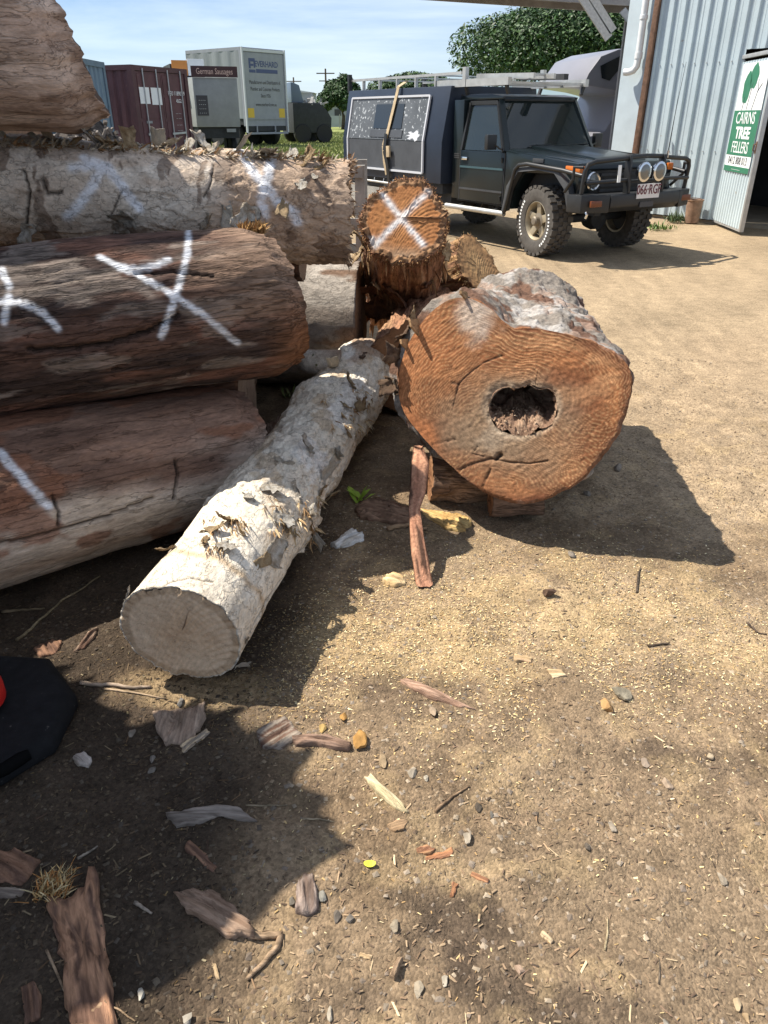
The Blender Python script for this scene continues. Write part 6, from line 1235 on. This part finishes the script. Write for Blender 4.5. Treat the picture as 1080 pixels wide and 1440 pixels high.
# twigs and stems
def twig(label, px, rpx, c1, lift=.0, name='twig', cat='twig', group='twigs on the dirt', arch=0.0, taper=.5):
    P = [gp(*p) for p in px]; q = []
    for i in range(len(P) - 1):
        for t in np.linspace(0, 1, 5, endpoint=False): q.append(P[i].lerp(P[i + 1], t))
    q.append(P[-1]); dep = proj([P[0]])[2][0]; r0 = rpx / 2 * dep / FPX; n = len(q)
    for i, p in enumerate(q): p.z = gz(p.x, p.y) + r0 * .7 + lift * i / n + arch * math.sin(math.pi * i / (n - 1)) + .15 * r0 * math.sin(i * 2.7)
    b = BM().tube(q, [r0 * (1 - (1 - taper) * i / (n - 1)) for i in range(n)], 7); V = np.array([tuple(v) for v in b.v]); o0 = np.array(q[0])
    cc = mixc(c1, np.array(c1) * .55, ss(-.3, .4, fbm(V, (80, 80, 80), 3, 3))); o = link(name, mesh_np(name, V - o0, b.f, cc), M_CHIP); o.location = o0; tag(o, label, cat, group)
for lab, px, r_, c_ in [
 ('bent stick arching off the tapered bark piece into the sun', [(352, 1312), (395, 1310), (388, 1330), (368, 1352), (346, 1372)], 11, (.40, .28, .18)), ('thick short stick lying across the broad bark slab', [(118, 1445), (134, 1425), (152, 1412)], 20, (.36, .24, .15)),
 ('pale stick running out from under the black base', [(112, 955), (150, 957), (185, 962), (212, 960)], 7, (.40, .31, .23)), ('tan twig against the lowest log in deep shade', [(22, 895), (45, 870), (85, 835), (140, 806)], 5, (.26, .21, .13)), ('second tan twig beside the lowest log', [(0, 850), (30, 849), (60, 846)], 5, (.24, .19, .12)),
 ('dark upright twig below the tip of the big shadow', [(896, 832), (898, 806), (901, 800)], 4, (.09, .07, .055)), ('small dark twig lying in the sawdust', [(912, 905), (925, 904), (942, 901)], 5, (.10, .075, .055)), ('dark twig at the right edge of the sawdust', [(1052, 872), (1066, 882), (1080, 886)], 4, (.12, .09, .07)),
 ('brown twig right of the cream sliver', [(612, 1140), (636, 1120), (660, 1104)], 5, (.28, .19, .12)), ('pale straw standing out near the bottom right', [(853, 1325), (857, 1300), (857, 1278)], 4, (.46, .37, .23)), ('dark straw right of the pale straw', [(929, 1376), (930, 1345), (929, 1338)], 3, (.15, .12, .09)),
 ('thin root looping over the broad bark slab', [(66, 1338), (85, 1380), (96, 1405), (118, 1440)], 4, (.28, .2, .13)), ('second thin root looping over the broad bark slab', [(112, 1325), (98, 1365), (102, 1395), (130, 1412), (165, 1418), (190, 1435)], 4, (.3, .21, .13)),
 ('pale twig crossing the lit strip below the white log', [(145, 962), (180, 967), (232, 974)], 4, (.42, .31, .2)), ('thin straw across the shadow edge', [(345, 1130), (380, 1129), (404, 1130)], 3, (.3, .24, .16)), ('short straw lower on the shadow edge', [(426, 1150), (450, 1151), (470, 1153)], 3, (.34, .27, .18)),
 ('grey stick in the dark left of the tapered piece', [(190, 1270), (202, 1279), (214, 1287)], 6, (.3, .25, .2)), ('pale splinter in the dark at the left', [(108, 1203), (122, 1193), (136, 1184)], 5, (.28, .24, .19)), ('tan stick in the shade under the hollow log', [(545, 745), (575, 738), (600, 745)], 8, (.3, .2, .12))]:
    twig(lab, px, r_, c_)
# frayed clump at the left
fr = thing('frayed_clump', 'yellow and orange frayed wood clump above the broad bark slab', 'wood', Matrix.Translation(gp(75, 1235)), GB)
cp = gp(75, 1248); fibres(fr, [tuple(cp + Vector((rnd.uniform(-.035, .035), rnd.uniform(-.03, .03), .004))) for _ in range(40)], [np.array([rnd.uniform(-.4, .3), rnd.uniform(.2, 1), .25]) for _ in range(40)], 320, .036, .0016, [(.5, .34, .15), (.42, .2, .07), (.55, .44, .25)], 'wood_fibres', seed=9)
# yellow leaf
lf = gp(520, 1216); b = BM(); n = 14; b.add([(.014 * math.cos(2 * math.pi * k / n), .009 * math.sin(2 * math.pi * k / n), .002 * math.cos(4 * math.pi * k / n)) for k in range(n)] + [(.014 * math.cos(2 * math.pi * k / n), .009 * math.sin(2 * math.pi * k / n), -.001) for k in range(n)], [tuple(range(n)), tuple(range(2 * n - 1, n - 1, -1))] + [(i, i + n, (i + 1) % n + n, (i + 1) % n) for i in range(n)])
o = b.build('leaf', mat('yellow_leaf', (.62, .60, .05), rough=.6)); o.location = (lf.x, lf.y, gz(lf.x, lf.y) + .008); tag(o, 'single small yellow leaf on the dirt left of the dark patch', 'leaf')
# leaning red strip
rs = thing('leaning_bark_strip', 'long red bark strip leaning from the hollow log down to the dirt', 'bark', Matrix.Translation(gp(598, 822)), GB)
foot = gp(597, 822); headp = on_face(585, 622) + Vector((-.01, -.02, 0)); nS = 40
pxs = [(588, 628, 12), (590, 650, 26), (588, 690, 24), (582, 715, 16), (585, 745, 19), (590, 780, 22), (597, 822, 24)]
V, C, F = [], [], []; tt = np.linspace(0, 1, nS)
for i, t in enumerate(tt):
    k = min(int(t * 6), 5); f = t * 6 - k; x = pxs[k][0] * (1 - f) + pxs[k + 1][0] * f; y = pxs[k][1] * (1 - f) + pxs[k + 1][1] * f; w = pxs[k][2] * (1 - f) + pxs[k + 1][2] * f
    Yd = headp.y * (1 - t) + foot.y * t; c_ = atY(x, y, Yd); dep = proj([c_])[2][0]; hw = w / 2 * dep / FPX
    for j, a in enumerate(np.linspace(0, 2 * np.pi, 18, endpoint=False)):
        V.append((c_.x + hw * math.cos(a), c_.y + .014 * math.sin(a) - (.012 if math.sin(a) < 0 else 0) * abs(math.cos(3 * a)), max(c_.z, .008 + gz(c_.x, c_.y)) + .0))
V = np.array(V); lc_ = np.stack([np.repeat(tt, 18), np.tile(np.arange(18), nS) / 18 * 6, 0 * V[:, 0]], -1)
V[:, :2] += .004 * fbm(np.c_[lc_[:, 1] * 3, lc_[:, 0] * 5, 0 * lc_[:, 0]], 1, 3, 7)[:, None]
cc = mixc((.47, .25, .155), (.33, .16, .10), ss(-.2, .4, fbm(lc_, (3, 4, 1), 4, 8))); cc = mixc(cc, (.09, .05, .035), ss(.35, .5, fbm(lc_, (2.5, 3, 1), 3, 21)))
wobj('strip', V, [list(f) for f in quad_grid(nS, 18, True)] + [list(range(18))[::-1], list(range((nS - 1) * 18, nS * 18))], mat('red_strip', attr='Col', rough=.95, nscale=90, namp=.45, stretch=(1, 1, .1), bump=.006, bscale=110, spec=.1), rs, cc)
# blocks that carry the hollow log
def c_blk(U, T, P): return mixc((.22, .14, .095), (.12, .075, .05), ss(-.3, .4, fbm(P, (5, 20, 20), 4, 301)))
bz_ = zmin
log('chock_block', 'short sawn block wedged under the front of the hollow log', gp(692, 738) + Vector((0, .10, .065)), gp(757, 742) + Vector((.03, .13, .065)), .072, .070, 40, 60, lambda U, T, P: .008 * fbm(P, (6, 12, 12), 3, 302), c_blk, cat='block', endA=END_RED, endB=rings((.34, .2, .11), (.3, .17, .09), (.2, .11, .06), seed=80), group='blocks under the hollow log', seed=81)
log('root_chunk', 'gnarled bark chunk under the lower left of the hollow log', gp(612, 712) + Vector((-.02, .10, .10)), gp(672, 722) + Vector((.06, .18, .08)), .115, .085, 50, 70, lambda U, T, P: .03 * fbm(P, (6, 9, 9), 4, 303), lambda U, T, P: mixc((.33, .21, .13), (.17, .11, .08), ss(-.2, .4, fbm(P, (6, 16, 16), 4, 304))), cat='block', endA=END_RED, endB=END_RED, group='blocks under the hollow log', seed=82)
log('rear_bolster', 'bolster log on the dirt under the middle of the hollow log', (.35, 3.55, .055), (1.1, 3.5, .055), .06, .06, 30, 40, lambda U, T, P: .005 * fbm(P, (6, 12, 12), 3, 305), c_blk, cat='block', endA=END_RED, endB=END_RED, group='blocks under the hollow log', seed=83)
# bollard with a black rubber base
bc_ = gp(-28, 1035); bol = thing('traffic_bollard', 'red traffic bollard on a black rubber base, cut by the left edge', 'bollard', Matrix.Translation((bc_.x, bc_.y, gz(bc_.x, bc_.y))))
oct_ = [np.array(gp(*p)[:2]) - np.array(bc_[:2]) for p in [(-150, 932), (0, 928), (72, 932), (110, 985), (78, 1052), (0, 1100), (-120, 1110), (-190, 1020)]]
M_RUB = mat('black_rubber_base', (.012, .012, .013), rough=.85, nscale=30, namp=.3, bump=.001, bscale=90, spec=.12, spots=(60, .70, (.06, .055, .05)))
b = BM(); n = 8; top_ = [(p[0] * .90, p[1] * .90, .060) for p in oct_]; midp = [(p[0], p[1], .038) for p in oct_]; botp = [(p[0] * 1.0, p[1] * 1.0, .0) for p in oct_]
b.add(botp + midp + top_, [tuple(range(8))[::-1], tuple(range(16, 24))] + [(i + 8 * k, (i + 1) % 8 + 8 * k, (i + 1) % 8 + 8 * (k + 1), i + 8 * (k + 1)) for i in range(8) for k in (0, 1)])
b.build('base', M_RUB, bol, .012, seg=3)
hp_ = [gp(x, y, .086) - Vector((bc_.x, bc_.y, 0)) for x, y in ((-30, 1070), (0, 1056), (22, 1042), (34, 1036))]; b = BM(); b.tube([Vector((p.x, p.y, .045)) for p in hp_], [.016, .018, .018, .014], 10); b.build('handle_slot', mat('slot_black', (.006, .006, .006), rough=1.0, spec=0.0), bol, smooth=True)
rc = gp(-45, 985, .07) - Vector((bc_.x, bc_.y, 0)); M_RED = mat('red_plastic', (.45, .015, .012), rough=.4, nscale=6, namp=.1)
BM().lathe([(.095, .080), (.095, .12), (.075, .15), (.055, .40), (.05, .72), (.058, .74), (.058, .80), (.03, .83), (.01, .835)], 24, 'z', (rc.x, rc.y, 0)).build('post', M_RED, bol, smooth=True)
BM().lathe([(.0505, .5), (.058, .501), (.056, .62), (.05, .621)], 24, 'z', (rc.x, rc.y, 0)).build('reflective_band', M_SIGNW, bol, smooth=True)
# little plants
def plant(label, base, n, h, pal, seed, name='weed', w=.006):
    t = thing(name, label, 'plant', Matrix.Translation(base), 'weeds among the logs'); r_ = np.random.default_rng(seed); V, F, C = [], [], []
    for k in range(n):
        a = r_.uniform(0, 6.28); d = np.array([math.cos(a) * .5, math.sin(a) * .5, r_.uniform(.3, 1)]); l = h * r_.uniform(.5, 1.1); p = np.array(base) + np.r_[r_.normal(0, .01 + .0006 * n, 2), 0]; m_ = p + d * l * .5; e = p + d * l * .9 + [0, 0, -.1 * l]; s_ = np.cross(d, [0, 0, 1]); s_ /= np.linalg.norm(s_) + 1e-9
        b_ = len(V); V += [p - s_ * w * .4, p + s_ * w * .4, m_ + s_ * w, m_ - s_ * w, e]; F += [(b_, b_ + 1, b_ + 2), (b_, b_ + 2, b_ + 3), (b_ + 3, b_ + 2, b_ + 4)]; C += [pal[k % len(pal)]] * 5
    wobj('blades', np.array(V), np.array(F), M_LEAF, t, np.array(C), False)['kind'] = 'stuff'
WG = [(.12, .17, .05), (.2, .22, .09), (.09, .14, .04)]
plant('wispy weed on the branch stub of the white log', Vector(surf_pt(Wf_, Rf_, 436, 500)[0]) + Vector((-.03, 0, .02)), 12, .10, WG, 1); plant('low grass tuft beside the lowest log end', gp(408, 560) * 1.0, 16, .12, WG, 2)
plant('tiny bright green seedling right of the white log', gp(505, 705), 7, .16, [(.25, .36, .04), (.32, .42, .06)], 3, w=.014); plant('patch of weeds by the wheel against the shed wall', gp(925, 322), 160, .14, [(.12, .2, .04), (.08, .14, .03)], 4, w=.009); plant('dark weed clump beside the rusty bucket', gp(950, 312), 110, .24, [(.05, .08, .03), (.07, .10, .03)], 5, w=.009)
# litter nobody could count: bark crumbs, sawdust and gravel
def scatter(name, label, cat, n, dens, size, asp, pal, m, seed, th=.3, up=.002):
    r_ = np.random.default_rng(seed); x = r_.uniform(-1.7, 2.3, n * 3); y = .55 + 4.6 * r_.uniform(0, 1, n * 3) ** 1.5; k = dens(x, y) > r_.uniform(0, 1, n * 3); x, y = x[k][:n], y[k][:n]; n = len(x)
    a = r_.uniform(0, 6.28, n); l = size * r_.uniform(.4, 1.6, n) ** 1.3; w = l * asp * r_.uniform(.5, 1.4, n); h = w * th; tl = r_.normal(0, .22, n); z = g_h(x, y) + up
    ca, sa = np.cos(a), np.sin(a); V = np.empty((n, 5, 3))
    for i, (u_, v_, q) in enumerate(((-1, -.5, 0), (.75, -1, 0), (1, .6, 0), (-.8, .9, 0), (.1, 0, 1))):
        V[:, i, 0] = x + u_ * l * ca - v_ * w * sa; V[:, i, 1] = y + u_ * l * sa + v_ * w * ca; V[:, i, 2] = z + q * h + u_ * l * tl * .6
    F = np.array([(0, 1, 4), (1, 2, 4), (2, 3, 4), (3, 0, 4)]); F = (np.arange(n)[:, None, None] * 5 + F).reshape(-1, 3)
    C = np.array(pal)[r_.integers(len(pal), size=n)] * r_.uniform(.7, 1.3, (n, 1)) * (1 - .68 * ss(.05, -.22, x + .20))[:, None]; o = link(name, mesh_np(name, V.reshape(-1, 3), F, np.repeat(C, 5, 0), False), m); tag(o, label, cat, kind='stuff')  # litter over the left soil painted darker too, imitating the deep shade
M_LIT = mat('litter', attr='Col', rough=.9, spec=.15)
def P2(x, y): return np.stack([x, y, 0 * x], -1)
def sawd(x, y):
    dk = 1 - .75 * ss(-.1, -.4, x + .28)
    p = gp(820, 870); q = gp(600, 900); r0 = gp(320, 965); d = np.exp(-(((x - p.x) / .9) ** 2 + ((y - p.y) / .42) ** 2)) + .8 * np.exp(-(((x - q.x) / .5) ** 2 + ((y - q.y) / .3) ** 2)) + .8 * np.exp(-(((x - r0.x) / .35) ** 2 + ((y - r0.y) / .12) ** 2))
    return dk * np.clip(.03 + d * .95, 0, 1) * ss(-.5, .35, fbm(P2(x, y), 3.5, 3, 71) + .25)
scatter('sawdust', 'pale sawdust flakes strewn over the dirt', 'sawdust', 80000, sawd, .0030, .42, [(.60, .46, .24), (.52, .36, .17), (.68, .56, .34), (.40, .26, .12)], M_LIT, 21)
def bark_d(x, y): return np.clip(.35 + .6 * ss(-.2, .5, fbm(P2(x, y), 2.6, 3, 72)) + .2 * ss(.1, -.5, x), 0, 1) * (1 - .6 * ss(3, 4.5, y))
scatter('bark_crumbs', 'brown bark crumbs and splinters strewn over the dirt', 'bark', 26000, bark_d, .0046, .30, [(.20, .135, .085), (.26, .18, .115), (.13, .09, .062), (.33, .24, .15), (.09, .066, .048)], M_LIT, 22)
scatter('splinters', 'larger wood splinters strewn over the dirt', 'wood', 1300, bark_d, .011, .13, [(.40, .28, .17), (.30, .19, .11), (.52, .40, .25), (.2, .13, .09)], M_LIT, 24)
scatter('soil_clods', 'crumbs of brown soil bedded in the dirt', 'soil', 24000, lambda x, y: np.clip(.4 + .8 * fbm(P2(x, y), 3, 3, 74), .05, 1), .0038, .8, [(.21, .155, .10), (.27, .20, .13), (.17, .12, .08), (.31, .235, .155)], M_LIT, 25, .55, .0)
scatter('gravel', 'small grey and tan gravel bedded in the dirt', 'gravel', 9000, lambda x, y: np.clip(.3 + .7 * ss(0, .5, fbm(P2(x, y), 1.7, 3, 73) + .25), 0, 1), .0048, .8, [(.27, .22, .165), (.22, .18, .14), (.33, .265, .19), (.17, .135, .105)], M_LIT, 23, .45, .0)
